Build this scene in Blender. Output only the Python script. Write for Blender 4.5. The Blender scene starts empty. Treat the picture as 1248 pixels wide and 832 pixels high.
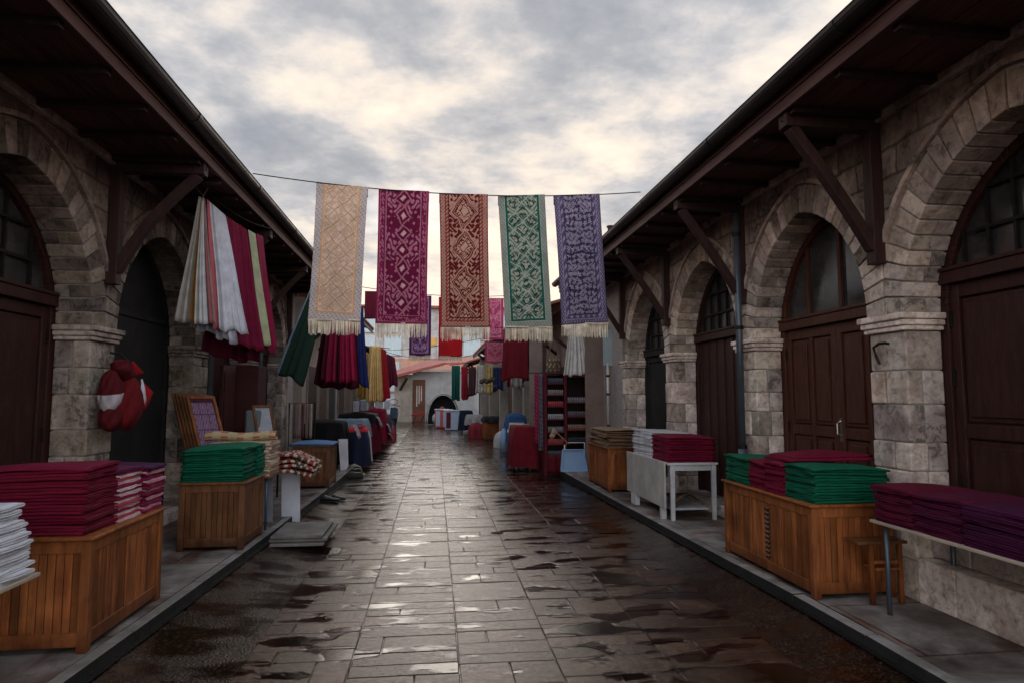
import bpy, bmesh, math, random
import numpy as np
from mathutils import Vector, Matrix
R = math.radians
rnd = random.Random(7)
scene = bpy.context.scene
COL = scene.collection

# ------------------------------------------------------------------ tagging
ORG = {}
def tag(o, label=None, cat=None, group=None, kind=None):
    if label: o['label'] = label
    if cat: o['category'] = cat
    if group: o['group'] = group
    if kind: o['kind'] = kind
    return o
def thing(name, label, cat, loc=(0, 0, 0), group=None, rz=0):
    o = bpy.data.objects.new(name, None); COL.objects.link(o)
    o.location = loc; o.rotation_euler = (0, 0, rz); o.empty_display_size = .1
    ORG[o] = Vector(loc)
    return tag(o, label, cat, group)
def origin(o):
    return ORG.get(o, Vector((0, 0, 0)))
def copy_tree(o, parent=None):
    c = o.copy(); COL.objects.link(c); c.parent = parent
    ORG[c] = origin(o)
    for ch in [x for x in COL.objects if x.parent == o]: copy_tree(ch, c)
    return c

# ------------------------------------------------------------------ mesh collector (world coordinates)
class MB:
    def __init__(s): s.v = []; s.f = []; s.c = []; s.col = (1, 1, 1)
    def add(s, vs, fs, cols=None):
        b = len(s.v); s.v += [tuple(p) for p in vs]
        for i, f in enumerate(fs):
            s.f.append(tuple(b + k for k in f)); s.c.append(cols[i] if cols else s.col)
    def hexa(s, p): s.add(p, [(0, 3, 2, 1), (4, 5, 6, 7), (0, 1, 5, 4), (1, 2, 6, 5), (2, 3, 7, 6), (3, 0, 4, 7)])
    def box(s, x0, x1, y0, y1, z0, z1):
        s.hexa([(x0, y0, z0), (x1, y0, z0), (x1, y1, z0), (x0, y1, z0), (x0, y0, z1), (x1, y0, z1), (x1, y1, z1), (x0, y1, z1)])
    def beam(s, a, b, w, h, up=(0, 0, 1)):
        a = Vector(a); b = Vector(b); d = (b - a).normalized(); u = Vector(up)
        r = d.cross(u); r = r.normalized() if r.length > 1e-4 else Vector((1, 0, 0)); u = r.cross(d).normalized()
        P = []
        for q in (a, b):
            for i, j in ((-1, -1), (1, -1), (1, 1), (-1, 1)): P.append(q + r * i * w / 2 + u * j * h / 2)
        s.hexa(P)
    def tube(s, pts, r, n=8, cap=True):
        pts = [Vector(p) for p in pts]; rs = r if isinstance(r, (list, tuple)) else [r] * len(pts); vs = []
        for i, p in enumerate(pts):
            d = (pts[min(i + 1, len(pts) - 1)] - pts[max(i - 1, 0)]).normalized()
            u = Vector((0, 0, 1)) if abs(d.z) < .95 else Vector((1, 0, 0))
            a = d.cross(u).normalized(); b = d.cross(a)
            for k in range(n):
                t = 2 * math.pi * k / n; vs.append(p + a * math.cos(t) * rs[i] + b * math.sin(t) * rs[i])
        fs = [(i * n + k, i * n + (k + 1) % n, (i + 1) * n + (k + 1) % n, (i + 1) * n + k) for i in range(len(pts) - 1) for k in range(n)]
        if cap: fs += [tuple(range(n)), tuple((len(pts) - 1) * n + k for k in range(n))]
        s.add(vs, fs)
    def prism(s, poly, axis, a, b):
        def mk(p, t): return {'x': (t, p[0], p[1]), 'y': (p[0], t, p[1]), 'z': (p[0], p[1], t)}[axis]
        n = len(poly); vs = [mk(p, a) for p in poly] + [mk(p, b) for p in poly]
        s.add(vs, [tuple(range(n)), tuple(range(n, 2 * n))] + [(i, (i + 1) % n, n + (i + 1) % n, n + i) for i in range(n)])
    def grid(s, fn, nu, nv, colfn=None):
        vs = [fn(i / nu, j / nv) for j in range(nv + 1) for i in range(nu + 1)]
        fs = []; cs = []
        for j in range(nv):
            for i in range(nu):
                a = j * (nu + 1) + i; fs.append((a, a + 1, a + nu + 2, a + nu + 1))
                cs.append(colfn((i + .5) / nu, (j + .5) / nv) if colfn else s.col)
        s.add(vs, fs, cs)
    def blob(s, c, r, nu=10, nv=7, noise=0):
        vs = []; fs = []
        for j in range(nv + 1):
            for i in range(nu):
                t = math.pi * j / nv; p = 2 * math.pi * i / nu; k = 1 + noise * (rnd.random() - .5)
                vs.append((c[0] + r[0] * k * math.sin(t) * math.cos(p), c[1] + r[1] * k * math.sin(t) * math.sin(p), c[2] + r[2] * k * math.cos(t)))
        for j in range(nv):
            for i in range(nu): fs.append((j * nu + i, j * nu + (i + 1) % nu, (j + 1) * nu + (i + 1) % nu, (j + 1) * nu + i))
        s.add(vs, fs)
    def build(s, name, m, parent=None, bevel=0, smooth=False, sub=0, solid=0, recalc=True):
        o0 = origin(parent) if parent else Vector((0, 0, 0))
        me = bpy.data.meshes.new(name)
        me.from_pydata([(p[0] - o0.x, p[1] - o0.y, p[2] - o0.z) for p in s.v], [], s.f)
        at = me.color_attributes.new('Col', 'FLOAT_COLOR', 'CORNER')
        arr = np.ones((len(me.loops), 4), dtype=np.float32)
        tot = np.array([len(f) for f in s.f]); arr[:, :3] = np.repeat(np.array(s.c, dtype=np.float32), tot, axis=0)
        at.data.foreach_set('color', arr.ravel())
        if recalc:
            bm = bmesh.new(); bm.from_mesh(me); bmesh.ops.recalc_face_normals(bm, faces=bm.faces); bm.to_mesh(me); bm.free()
        if smooth: me.polygons.foreach_set('use_smooth', [True] * len(me.polygons))
        me.materials.append(m)
        o = bpy.data.objects.new(name, me); COL.objects.link(o)
        if parent: o.parent = parent
        ORG[o] = o0
        if solid:
            q = o.modifiers.new('solid', 'SOLIDIFY'); q.thickness = solid; q.offset = 0
        if sub:
            q = o.modifiers.new('sub', 'SUBSURF'); q.levels = q.render_levels = sub
        if bevel:
            q = o.modifiers.new('bev', 'BEVEL'); q.width = bevel; q.segments = 2; q.limit_method = 'ANGLE'; q.angle_limit = R(40); q.harden_normals = False
        return o

# ------------------------------------------------------------------ materials
def newmat(name):
    m = bpy.data.materials.new(name); m.use_nodes = True; nt = m.node_tree; nt.nodes.clear()
    out = nt.nodes.new('ShaderNodeOutputMaterial'); b = nt.nodes.new('ShaderNodeBsdfPrincipled'); nt.links.new(b.outputs[0], out.inputs[0])
    return m, nt, b
def N(nt, t, **k):
    n = nt.nodes.new(t)
    for a, v in k.items(): setattr(n, a, v)
    return n
def noise(nt, vec, scale, detail=5, rough=.6, dist=0):
    n = N(nt, 'ShaderNodeTexNoise'); n.inputs['Scale'].default_value = scale; n.inputs['Detail'].default_value = detail
    n.inputs['Roughness'].default_value = rough; n.inputs['Distortion'].default_value = dist; nt.links.new(vec, n.inputs['Vector']); return n.outputs['Fac']
def ramp(nt, fac, stops):
    n = N(nt, 'ShaderNodeValToRGB'); e = n.color_ramp.elements
    while len(e) < len(stops): e.new(.5)
    for i, (p, c) in enumerate(stops):
        e[i].position = p; e[i].color = (*c, 1) if isinstance(c, tuple) else (c, c, c, 1)
    nt.links.new(fac, n.inputs[0]); return n.outputs[0]
def mixc(nt, a, b, fac=1.0, mode='MIX'):
    n = N(nt, 'ShaderNodeMix', data_type='RGBA', blend_type=mode)
    for s, v in ((0, fac), (6, a), (7, b)):
        if hasattr(v, 'links'): nt.links.new(v, n.inputs[s])
        else: n.inputs[s].default_value = v if s == 0 else (*v, 1)
    return n.outputs[2]
def math_(nt, op, a, b=0.0, clamp=False):
    n = N(nt, 'ShaderNodeMath', operation=op, use_clamp=clamp)
    for i, v in enumerate((a, b)):
        if hasattr(v, 'links'): nt.links.new(v, n.inputs[i])
        else: n.inputs[i].default_value = v
    return n.outputs[0]
def mapping(nt, src, scale=(1, 1, 1)):
    n = N(nt, 'ShaderNodeMapping'); n.inputs['Scale'].default_value = scale; nt.links.new(src, n.inputs[0]); return n.outputs[0]
def position(nt): return N(nt, 'ShaderNodeNewGeometry').outputs['Position']
def objco(nt): return N(nt, 'ShaderNodeTexCoord').outputs['Object']
def bump(nt, b, h, strength, dist=.01):
    n = N(nt, 'ShaderNodeBump'); n.inputs['Strength'].default_value = strength; n.inputs['Distance'].default_value = dist
    nt.links.new(h, n.inputs['Height']); nt.links.new(n.outputs[0], b.inputs['Normal'])
def attr(nt):
    n = N(nt, 'ShaderNodeVertexColor'); n.layer_name = 'Col'; return n.outputs[0]

def surf(name, c1, c2, scale=4, rough=.6, bs=.3, bscale=None, stretch=(1, 1, 1), tint=True, metal=0, dist=.01, detail=6, spec=.22, r2=None, grime=0):
    m, nt, b = newmat(name); co = mapping(nt, objco(nt), stretch)
    f = noise(nt, co, scale, detail); c = ramp(nt, f, [(.3, c1), (.7, c2)])
    if tint: c = mixc(nt, c, attr(nt), 1.0, 'MULTIPLY')
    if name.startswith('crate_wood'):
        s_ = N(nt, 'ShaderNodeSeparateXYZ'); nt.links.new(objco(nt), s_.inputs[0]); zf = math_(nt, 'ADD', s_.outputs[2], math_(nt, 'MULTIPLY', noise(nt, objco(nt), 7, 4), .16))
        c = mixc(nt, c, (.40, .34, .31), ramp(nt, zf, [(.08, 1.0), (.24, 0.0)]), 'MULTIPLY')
        c = mixc(nt, c, (1.25, 1.3, 1.4), ramp(nt, noise(nt, mapping(nt, objco(nt), (1, 1, .3)), 9, 6, .7), [(.55, 0.0), (.72, .6)]), 'MULTIPLY')
    if grime:
        g = noise(nt, objco(nt), 1.7, 6, .65, .6); c = mixc(nt, c, (.25, .22, .21), math_(nt, 'MULTIPLY', ramp(nt, g, [(.45, 0.0), (.62, 1.0)]), grime), 'MULTIPLY')
    nt.links.new(c, b.inputs['Base Color']); b.inputs['Metallic'].default_value = metal
    b.inputs['Specular IOR Level'].default_value = spec
    rr = ramp(nt, noise(nt, co, scale * 2.3, 4), [(.3, rough - .08), (.7, rough + .08)]); nt.links.new(rr, b.inputs['Roughness'])
    if name == 'pavement_concrete':
        bk = N(nt, 'ShaderNodeTexBrick'); nt.links.new(mixc(nt, objco(nt), N(nt, 'ShaderNodeTexNoise').outputs['Color'], .02), bk.inputs['Vector']); bk.inputs['Scale'].default_value = 1; bk.inputs['Brick Width'].default_value = 1.1; bk.inputs['Row Height'].default_value = .85; bk.inputs['Mortar Size'].default_value = .008
        for q_, v_ in (('Color1', (1.1, 1.08, 1.05, 1)), ('Color2', (.8, .78, .76, 1)), ('Mortar', (.3, .28, .26, 1))): bk.inputs[q_].default_value = v_
        c = mixc(nt, c, bk.outputs['Color'], 1.0, 'MULTIPLY'); c = mixc(nt, c, (.55, .36, .27), ramp(nt, noise(nt, mapping(nt, objco(nt), (1, .6, 1)), 2.1, 6, .6, .5), [(.49, 0.0), (.60, .9)]), 'MULTIPLY'); nt.links.new(c, b.inputs['Base Color'])
    if bs: bump(nt, b, noise(nt, co, bscale or scale * 5, 8, .65), bs, dist)
    return m

def stone_mat(name, brick, dim=1.0, thr=.47):
    m, nt, b = newmat(name); pos = position(nt)
    if not brick:
        va = N(nt, 'ShaderNodeVectorMath', operation='MULTIPLY_ADD'); nt.links.new(attr(nt), va.inputs[0]); va.inputs[1].default_value = (31, 47, 23); nt.links.new(pos, va.inputs[2]); pos = va.outputs[0]
    n1 = noise(nt, pos, 3.2, 8, .62, .4); n2 = noise(nt, pos, 16, 8, .7, .5); n3 = noise(nt, pos, 1.1, 5, .6, .8); n4 = noise(nt, pos, 55, 5, .7)
    c = ramp(nt, n1, [(.28, (.17, .130, .114)), (.5, (.325, .280, .257)), (.72, (.485, .445, .42))])
    c = mixc(nt, c, ramp(nt, n2, [(.32, (.36, .32, .30)), (.52, (1, 1, 1)), (.7, (1.2, 1.18, 1.15))]), .85, 'MULTIPLY')
    # dark damp staining
    st = ramp(nt, n3, [(thr, 0.0), (thr + .09, 1.0)]); st2 = ramp(nt, n2, [(.42, 0.0), (.55, 1.0)])
    c = mixc(nt, c, (.05, .044, .042), math_(nt, 'MULTIPLY', math_(nt, 'MULTIPLY', st, st2), .85))
    h = math_(nt, 'ADD', math_(nt, 'MULTIPLY', n2, .6), math_(nt, 'MULTIPLY', n4, .25))
    if brick:
        sp = N(nt, 'ShaderNodeSeparateXYZ'); nt.links.new(pos, sp.inputs[0])
        cb = N(nt, 'ShaderNodeCombineXYZ')
        w = noise(nt, pos, 2.5, 3); wz = math_(nt, 'ADD', sp.outputs[2], math_(nt, 'MULTIPLY', w, .07))
        wy = math_(nt, 'ADD', sp.outputs[1], math_(nt, 'MULTIPLY', noise(nt, pos, 4, 3), .08))
        nt.links.new(wy, cb.inputs[0]); nt.links.new(wz, cb.inputs[1])
        bk = N(nt, 'ShaderNodeTexBrick'); bk.offset = .5; bk.squash = 1; nt.links.new(cb.outputs[0], bk.inputs['Vector'])
        bk.inputs['Scale'].default_value = 1; bk.inputs['Brick Width'].default_value = .46; bk.inputs['Row Height'].default_value = .235
        bk.inputs['Mortar Size'].default_value = .012; bk.inputs['Mortar Smooth'].default_value = .4; bk.inputs['Bias'].default_value = 0
        bk.inputs['Color1'].default_value = (1.15, 1.1, 1.05, 1); bk.inputs['Color2'].default_value = (.68, .64, .62, 1); bk.inputs['Mortar'].default_value = (.45, .42, .4, 1)
        c = mixc(nt, c, bk.outputs['Color'], .9, 'MULTIPLY')
        h = math_(nt, 'SUBTRACT', h, math_(nt, 'MULTIPLY', bk.outputs['Fac'], 1.3))
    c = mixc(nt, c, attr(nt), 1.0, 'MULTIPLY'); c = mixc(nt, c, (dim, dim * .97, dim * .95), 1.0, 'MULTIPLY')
    # stone colour darkens towards the wall top, edge broken by noise
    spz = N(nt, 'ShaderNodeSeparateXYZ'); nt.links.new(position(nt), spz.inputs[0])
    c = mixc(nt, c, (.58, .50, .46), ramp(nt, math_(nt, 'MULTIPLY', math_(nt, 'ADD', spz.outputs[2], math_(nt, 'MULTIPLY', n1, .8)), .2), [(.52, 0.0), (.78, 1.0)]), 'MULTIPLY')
    nt.links.new(c, b.inputs['Base Color']); b.inputs['Roughness'].default_value = .85; b.inputs['Specular IOR Level'].default_value = .15
    bump(nt, b, h, .9, .022); return m

M = {}
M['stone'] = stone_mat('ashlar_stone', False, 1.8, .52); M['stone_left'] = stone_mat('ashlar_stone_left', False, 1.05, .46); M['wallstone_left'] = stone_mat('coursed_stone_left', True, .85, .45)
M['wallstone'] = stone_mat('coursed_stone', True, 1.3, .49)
M['mortar'] = surf('mortar', (.22, .19, .17), (.36, .32, .29), 12, .9, .5)
M['eave'] = surf('eave_timber', (.038, .016, .013), (.11, .046, .036), 3, .65, .4, stretch=(6, .6, 6))
M['timber'] = surf('bracket_timber', (.018, .007, .006), (.042, .018, .015), 5, .55, .5, stretch=(3, 3, .5))
M['fascia'] = surf('fascia_paint', (.045, .017, .014), (.10, .043, .036), 2.5, .5, .3, stretch=(6, .5, 6))
M['gutter'] = surf('gutter_metal', (.014, .011, .012), (.04, .032, .032), 3, .38, .15, metal=.6, stretch=(1, .5, 1))
M['pipe'] = surf('pipe_metal', (.06, .075, .09), (.11, .13, .15), 4, .42, .1, metal=.5)
M['door'] = surf('door_paint_maroon', (.022, .0078, .0062), (.045, .0155, .012), 6, .42, .5, stretch=(4, 4, .6))
M['doorwarm'] = surf('door_varnish_brown', (.042, .013, .008), (.085, .028, .017), 6, .38, .5, stretch=(4, 4, .6))
M['doordark'] = surf('door_dark_grey', (.012, .011, .011), (.022, .020, .020), 2, .7, .3)
M['iron'] = surf('black_iron', (.012, .010, .010), (.03, .025, .022), 20, .55, .3, metal=.6)
M['brass'] = surf('worn_metal', (.22, .2, .17), (.4, .36, .3), 20, .35, .1, metal=.9)
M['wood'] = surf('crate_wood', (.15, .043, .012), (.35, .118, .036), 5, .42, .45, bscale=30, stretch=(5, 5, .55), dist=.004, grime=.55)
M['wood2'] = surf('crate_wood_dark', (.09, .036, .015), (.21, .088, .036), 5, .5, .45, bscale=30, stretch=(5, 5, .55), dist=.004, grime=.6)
M['cloth'] = None
def cloth_mat(name, weave=260, sheen=.25, rough=.85, var=.25):
    m, nt, b = newmat(name); co = objco(nt)
    f = noise(nt, co, 9, 5); c = mixc(nt, attr(nt), ramp(nt, f, [(.3, 1 - var), (.7, 1.0 + var * .4)]), 1.0, 'MULTIPLY')
    nt.links.new(c, b.inputs['Base Color']); b.inputs['Roughness'].default_value = rough; b.inputs['Specular IOR Level'].default_value = .2
    b.inputs['Sheen Weight'].default_value = 0; b.inputs['Sheen Roughness'].default_value = .5
    h = math_(nt, 'ADD', noise(nt, co, 14, 4), math_(nt, 'MULTIPLY', noise(nt, co, weave, 2), .35)); bump(nt, b, h, .5, .008)
    return m
M['cloth'] = cloth_mat('woven_cloth')
def rug_mat():
    m, nt, b = newmat('woven_rug'); co = objco(nt)
    w = N(nt, 'ShaderNodeTexWave', bands_direction='Z'); w.inputs['Scale'].default_value = 55; w.inputs['Distortion'].default_value = 1.5; nt.links.new(co, w.inputs['Vector'])
    f = noise(nt, co, 120, 3, .7); c = mixc(nt, attr(nt), ramp(nt, f, [(.25, .62), (.7, 1.15)]), 1.0, 'MULTIPLY')
    c = mixc(nt, c, ramp(nt, noise(nt, co, 5, 4), [(.3, .8), (.7, 1.08)]), 1.0, 'MULTIPLY')
    nt.links.new(c, b.inputs['Base Color']); b.inputs['Roughness'].default_value = .9; b.inputs['Specular IOR Level'].default_value = .15
    bump(nt, b, math_(nt, 'ADD', f, math_(nt, 'MULTIPLY', w.outputs['Fac'], .5)), .5, .004); return m
M['rug'] = rug_mat()
M['fringe'] = cloth_mat('fringe_thread', 90, .3, .8, .5)
M['concrete'] = surf('pavement_concrete', (.12, .10, .092), (.34, .31, .29), 2.6, .5, .5, bscale=45, tint=True, detail=9, dist=.006, grime=.75)
M['kerb'] = surf('kerb_stone', (.12, .11, .10), (.25, .23, .215), 6, .62, .6, spec=.25, bscale=30, dist=.008, grime=.5)
M['plastic_white'] = surf('painted_white', (.42, .42, .43), (.58, .58, .59), 5, .45, .15, grime=.3)
M['marble'] = surf('marbled_board', (.30, .27, .25), (.52, .49, .46), 3, .35, .1, detail=10)
M['paint'] = surf('matt_paint', (.85, .85, .85), (1, 1, 1), 5, .6, .2, grime=.25)
M['gloss'] = surf('gloss_plastic', (.9, .9, .9), (1, 1, 1), 5, .35, .05)
M['tile'] = surf('clay_roof_tile', (.12, .045, .028), (.26, .11, .075), 8, .75, .6, grime=.5)
M['redtile'] = surf('red_awning', (.24, .06, .05), (.42, .13, .11), 4, .6, .4, grime=.15)
M['plaster'] = surf('plaster', (.8, .8, .8), (1, 1, 1), 2, .8, .4, bscale=25, grime=.3)
M['card'] = surf('brown_paper', (.20, .13, .09), (.36, .26, .19), 8, .8, .3)
def glass_mat():
    m, nt, b = newmat('dusty_dark_glass'); f = noise(nt, position(nt), 2.3, 5)
    nt.links.new(ramp(nt, f, [(.3, (.012, .012, .013)), (.7, (.05, .046, .043))]), b.inputs['Base Color'])
    nt.links.new(ramp(nt, f, [(.3, .08), (.7, .3)]), b.inputs['Roughness']); return m
M['glass'] = glass_mat()

# wet slab paving: matt damp stone with smoother standing-water films
def paving(name, kind):
    m, nt, b = newmat(name); pos = position(nt)
    n1 = noise(nt, pos, 2.6, 8, .62, .3); n2 = noise(nt, pos, 22, 9, .72, .6); n3 = noise(nt, pos, 95, 6, .7)
    if kind == 'slab':
        c = ramp(nt, n1, [(.3, (.032, .018, .013)), (.5, (.070, .043, .031)), (.72, (.150, .102, .080))])
        c = mixc(nt, c, attr(nt), 1.0, 'MULTIPLY')
        c = mixc(nt, c, ramp(nt, n2, [(.35, .6), (.65, 1.15)]), .7, 'MULTIPLY')
    else:
        vo = N(nt, 'ShaderNodeTexVoronoi'); vo.inputs['Scale'].default_value = 70; nt.links.new(pos, vo.inputs['Vector']); n3 = math_(nt, 'ADD', math_(nt, 'MULTIPLY', vo.outputs['Distance'], .8), math_(nt, 'MULTIPLY', n3, .35))
        c = ramp(nt, vo.outputs['Color'], [(.2, (.010, .008, .007)), (.65, (.024, .020, .018)), (.9, (.10, .092, .085))])
        c = mixc(nt, c, ramp(nt, n1, [(.4, (1, 1, 1)), (.6, (.75, .6, .52))]), .8, 'MULTIPLY')
    # water films: patches drawn out along the courses
    p1 = noise(nt, mapping(nt, pos, (1.0, 2.0, 1)), 2.2, 4, .45, .1)
    if kind == 'slab':
        lum = N(nt, 'ShaderNodeRGBToBW'); nt.links.new(attr(nt), lum.inputs[0]); p1 = math_(nt, 'ADD', p1, math_(nt, 'MULTIPLY', math_(nt, 'SUBTRACT', 1.0, lum.outputs[0]), .10))
    p1 = math_(nt, 'ADD', p1, math_(nt, 'MULTIPLY', math_(nt, 'SUBTRACT', n2, .5), .05))
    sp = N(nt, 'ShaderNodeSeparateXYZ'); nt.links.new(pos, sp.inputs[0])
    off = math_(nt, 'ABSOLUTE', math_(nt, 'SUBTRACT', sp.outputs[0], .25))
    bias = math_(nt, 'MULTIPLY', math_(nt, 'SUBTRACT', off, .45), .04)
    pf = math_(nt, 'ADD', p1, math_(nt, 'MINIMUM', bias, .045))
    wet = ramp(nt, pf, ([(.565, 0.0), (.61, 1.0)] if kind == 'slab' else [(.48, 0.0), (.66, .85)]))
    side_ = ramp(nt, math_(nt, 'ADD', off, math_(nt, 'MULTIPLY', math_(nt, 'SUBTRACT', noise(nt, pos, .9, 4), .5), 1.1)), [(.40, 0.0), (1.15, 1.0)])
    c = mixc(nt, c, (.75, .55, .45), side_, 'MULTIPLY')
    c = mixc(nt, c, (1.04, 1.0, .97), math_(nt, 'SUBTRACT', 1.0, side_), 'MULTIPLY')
    damp = ramp(nt, noise(nt, mapping(nt, pos, (.8, 1.5, 1)), 1.1, 6, .6, .3), [(.4, 0.0), (.6, 1.0)])
    c = mixc(nt, c, (.66, .60, .58), damp, 'MULTIPLY')
    c = mixc(nt, c, (.22, .11, .085) if kind == 'slab' else (.75, .42, .3), wet, 'MULTIPLY')
    nt.links.new(c, b.inputs['Base Color'])
    r0 = ramp(nt, n2, [(.3, .09), (.7, .30)]) if kind == 'slab' else ramp(nt, n3, [(.3, .18), (.7, .42)])
    r1 = math_(nt, 'SUBTRACT', r0, math_(nt, 'MULTIPLY', damp, .07))
    rr = N(nt, 'ShaderNodeMix', data_type='FLOAT'); nt.links.new(wet, rr.inputs[0]); nt.links.new(r1, rr.inputs[2]); rr.inputs[3].default_value = .07
    nt.links.new(rr.outputs[0], b.inputs['Roughness'])
    b.inputs['Specular IOR Level'].default_value = .5
    b.inputs['Specular Tint'].default_value = (1, .88, .78, 1)
    h = math_(nt, 'ADD', math_(nt, 'MULTIPLY', n2, .7), math_(nt, 'MULTIPLY', n3, .3 if kind == 'slab' else .9))
    h = math_(nt, 'MULTIPLY', h, math_(nt, 'SUBTRACT', 1.0, math_(nt, 'MULTIPLY', wet, .8)))
    bump(nt, b, h, .75 if kind == 'slab' else .5, .009 if kind == 'slab' else .006); return m
M['slab'] = paving('wet_stone_slab', 'slab'); M['asphalt'] = paving('wet_pebbled_gutter', 'asphalt')
M['earth'] = surf('earth', (.05, .045, .04), (.1, .09, .08), .5, .8, .3)

# ------------------------------------------------------------------ ground, street, pavements
def lerp(a, b, t): return a + (b - a) * t
def pl(tab, y):
    if y <= tab[0][0]: return tab[0][1]
    for (a, xa), (b, xb) in zip(tab, tab[1:]):
        if y <= b: return lerp(xa, xb, (y - a) / (b - a))
    return tab[-1][1]
KL = [(2, -1.93), (3.67, -1.88), (7.05, -1.73), (10.5, -1.64), (14, -1.62), (24, -1.75), (42, -2.3)]
KR = [(2, 2.60), (4.3, 2.66), (9.3, 2.50), (13, 2.44), (20, 2.45), (42, 2.3)]
g = MB(); g.box(-400, 400, -60, 900, -.35, -.03); tag(g.build('ground', M['earth']), kind='structure')
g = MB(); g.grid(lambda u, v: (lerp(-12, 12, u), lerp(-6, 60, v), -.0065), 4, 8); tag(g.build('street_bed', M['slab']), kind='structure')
# gutters of dark pebbled asphalt beside the slabs
def strip(name, fa, fb, z, m, y0=-4, y1=46, n=100, rise=0):
    g = MB(); g.grid(lambda u, v: (lerp(fa(lerp(y0, y1, v)), fb(lerp(y0, y1, v)), u), lerp(y0, y1, v), z + (.062 * (1 - u if rise < 0 else u) ** 1.3 * max(0, min(1, (11.5 - lerp(y0, y1, v)) / 1.5)) if rise else 0)), 8, n * 2); return tag(g.build(name, m), kind='structure')
strip('gutter', lambda y: pl(KL, y) - .02, lambda y: -1.12, -.004, M['asphalt'], rise=-1)
strip('gutter', lambda y: 2.16, lambda y: pl(KR, y) + .02, -.004, M['asphalt'], rise=1)
g = MB(); xs = [-1.12, -.5, .16, .75, 1.45, 2.16]
y = -1.0
bands = [(-1.12, -.48), (-.48, .16), (.16, .745), (.745, 1.42), (1.42, 2.16)]
for (xa, xb) in bands:
    y = -1.0
    while y < 46:
        d = rnd.choice([rnd.uniform(.13, .22), rnd.uniform(.17, .28), rnd.uniform(.2, .38)])
        w = xb - xa; k = 1 if rnd.random() < .55 else 2
        cuts = [0] + sorted(rnd.uniform(.25, .75) if k == 2 else (i / k + rnd.uniform(-.08, .08)) for i in range(1, k)) + [1]
        for a, b in zip(cuts, cuts[1:]):
            x0, x1 = xa + w * a, xa + w * b; gp = rnd.uniform(.0012, .003); y0, y1 = y, y + d
            z = rnd.uniform(-.002, .0025); tx, ty = rnd.gauss(0, .003), rnd.gauss(0, .004); bv = rnd.uniform(.003, .007)
            def P(px, py, dz): return (px, py, z + dz + tx * (px - (x0 + x1) / 2) + ty * (py - (y0 + y1) / 2))
            j = lambda: rnd.uniform(-.003, .003)
            o = [P(x0 + gp + j(), y0 + gp + j(), -.006), P(x1 - gp + j(), y0 + gp + j(), -.006), P(x1 - gp + j(), y1 - gp + j(), -.006), P(x0 + gp + j(), y1 - gp + j(), -.006)]
            cx, cy = (x0 + x1) / 2, (y0 + y1) / 2
            def inn(q):
                return P(q[0] + (bv if q[0] < cx else -bv), q[1] + (bv if q[1] < cy else -bv), 0)
            i4 = [inn(q) for q in o]; t = rnd.uniform(.62, 1.3); wm = rnd.uniform(-.05, .06)
            edge = 1.0
            col = (t * edge * (1 + wm), t * edge, t * edge * (1 - wm))
            g.add(o + i4, [(4, 5, 6, 7), (0, 1, 5, 4), (1, 2, 6, 5), (2, 3, 7, 6), (3, 0, 4, 7)], [col] + [tuple(q * .75 for q in col)] * 4)
        y += d
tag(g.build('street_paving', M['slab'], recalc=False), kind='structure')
# pavements with kerb stones and a narrow drain groove
def pavement(s, K, xo):
    g = MB()
    def f(u, v):
        y = lerp(-4, 46, v); return (lerp(pl(K, y) + s * .095, s * xo, u), y, .12)
    g.grid(f, 4, 100); tag(g.build('pavement', M['concrete']), kind='structure')
    g = MB(); y = -3.5
    while y < 45:
        L = rnd.uniform(.8, 1.15); xa, xb = pl(K, y), pl(K, y + L); t = rnd.uniform(.8, 1.15); g.col = (t, t, t); dz = rnd.uniform(-.003, .003)
        g.hexa([(xa, y + .004, -.02), (xa + s * .09, y + .004, -.02), (xb + s * .09, y + L - .004, -.02), (xb, y + L - .004, -.02),
                (xa + s * .006, y + .004, .122 + dz), (xa + s * .09, y + .004, .124 + dz), (xb + s * .09, y + L - .004, .124 + dz), (xb + s * .006, y + L - .004, .122 + dz)])
        y += L
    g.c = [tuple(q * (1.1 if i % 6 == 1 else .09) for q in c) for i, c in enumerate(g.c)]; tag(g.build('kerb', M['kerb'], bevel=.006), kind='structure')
    g = MB(); g.grid(lambda u, v: (pl(K, lerp(-4, 46, v)) - s * lerp(-.01, .045, u), lerp(-4, 46, v), .0015 + .058 * max(0, min(1, (11.5 - lerp(-4, 46, v)) / 1.5))), 1, 200)
    g2 = surf('drain_groove', (.006, .006, .006), (.016, .015, .014), 8, .3, .4)
    tag(g.build('drain_groove', g2), kind='structure')
pavement(-1, KL, 4.2); pavement(1, KR, 4.6)

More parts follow.
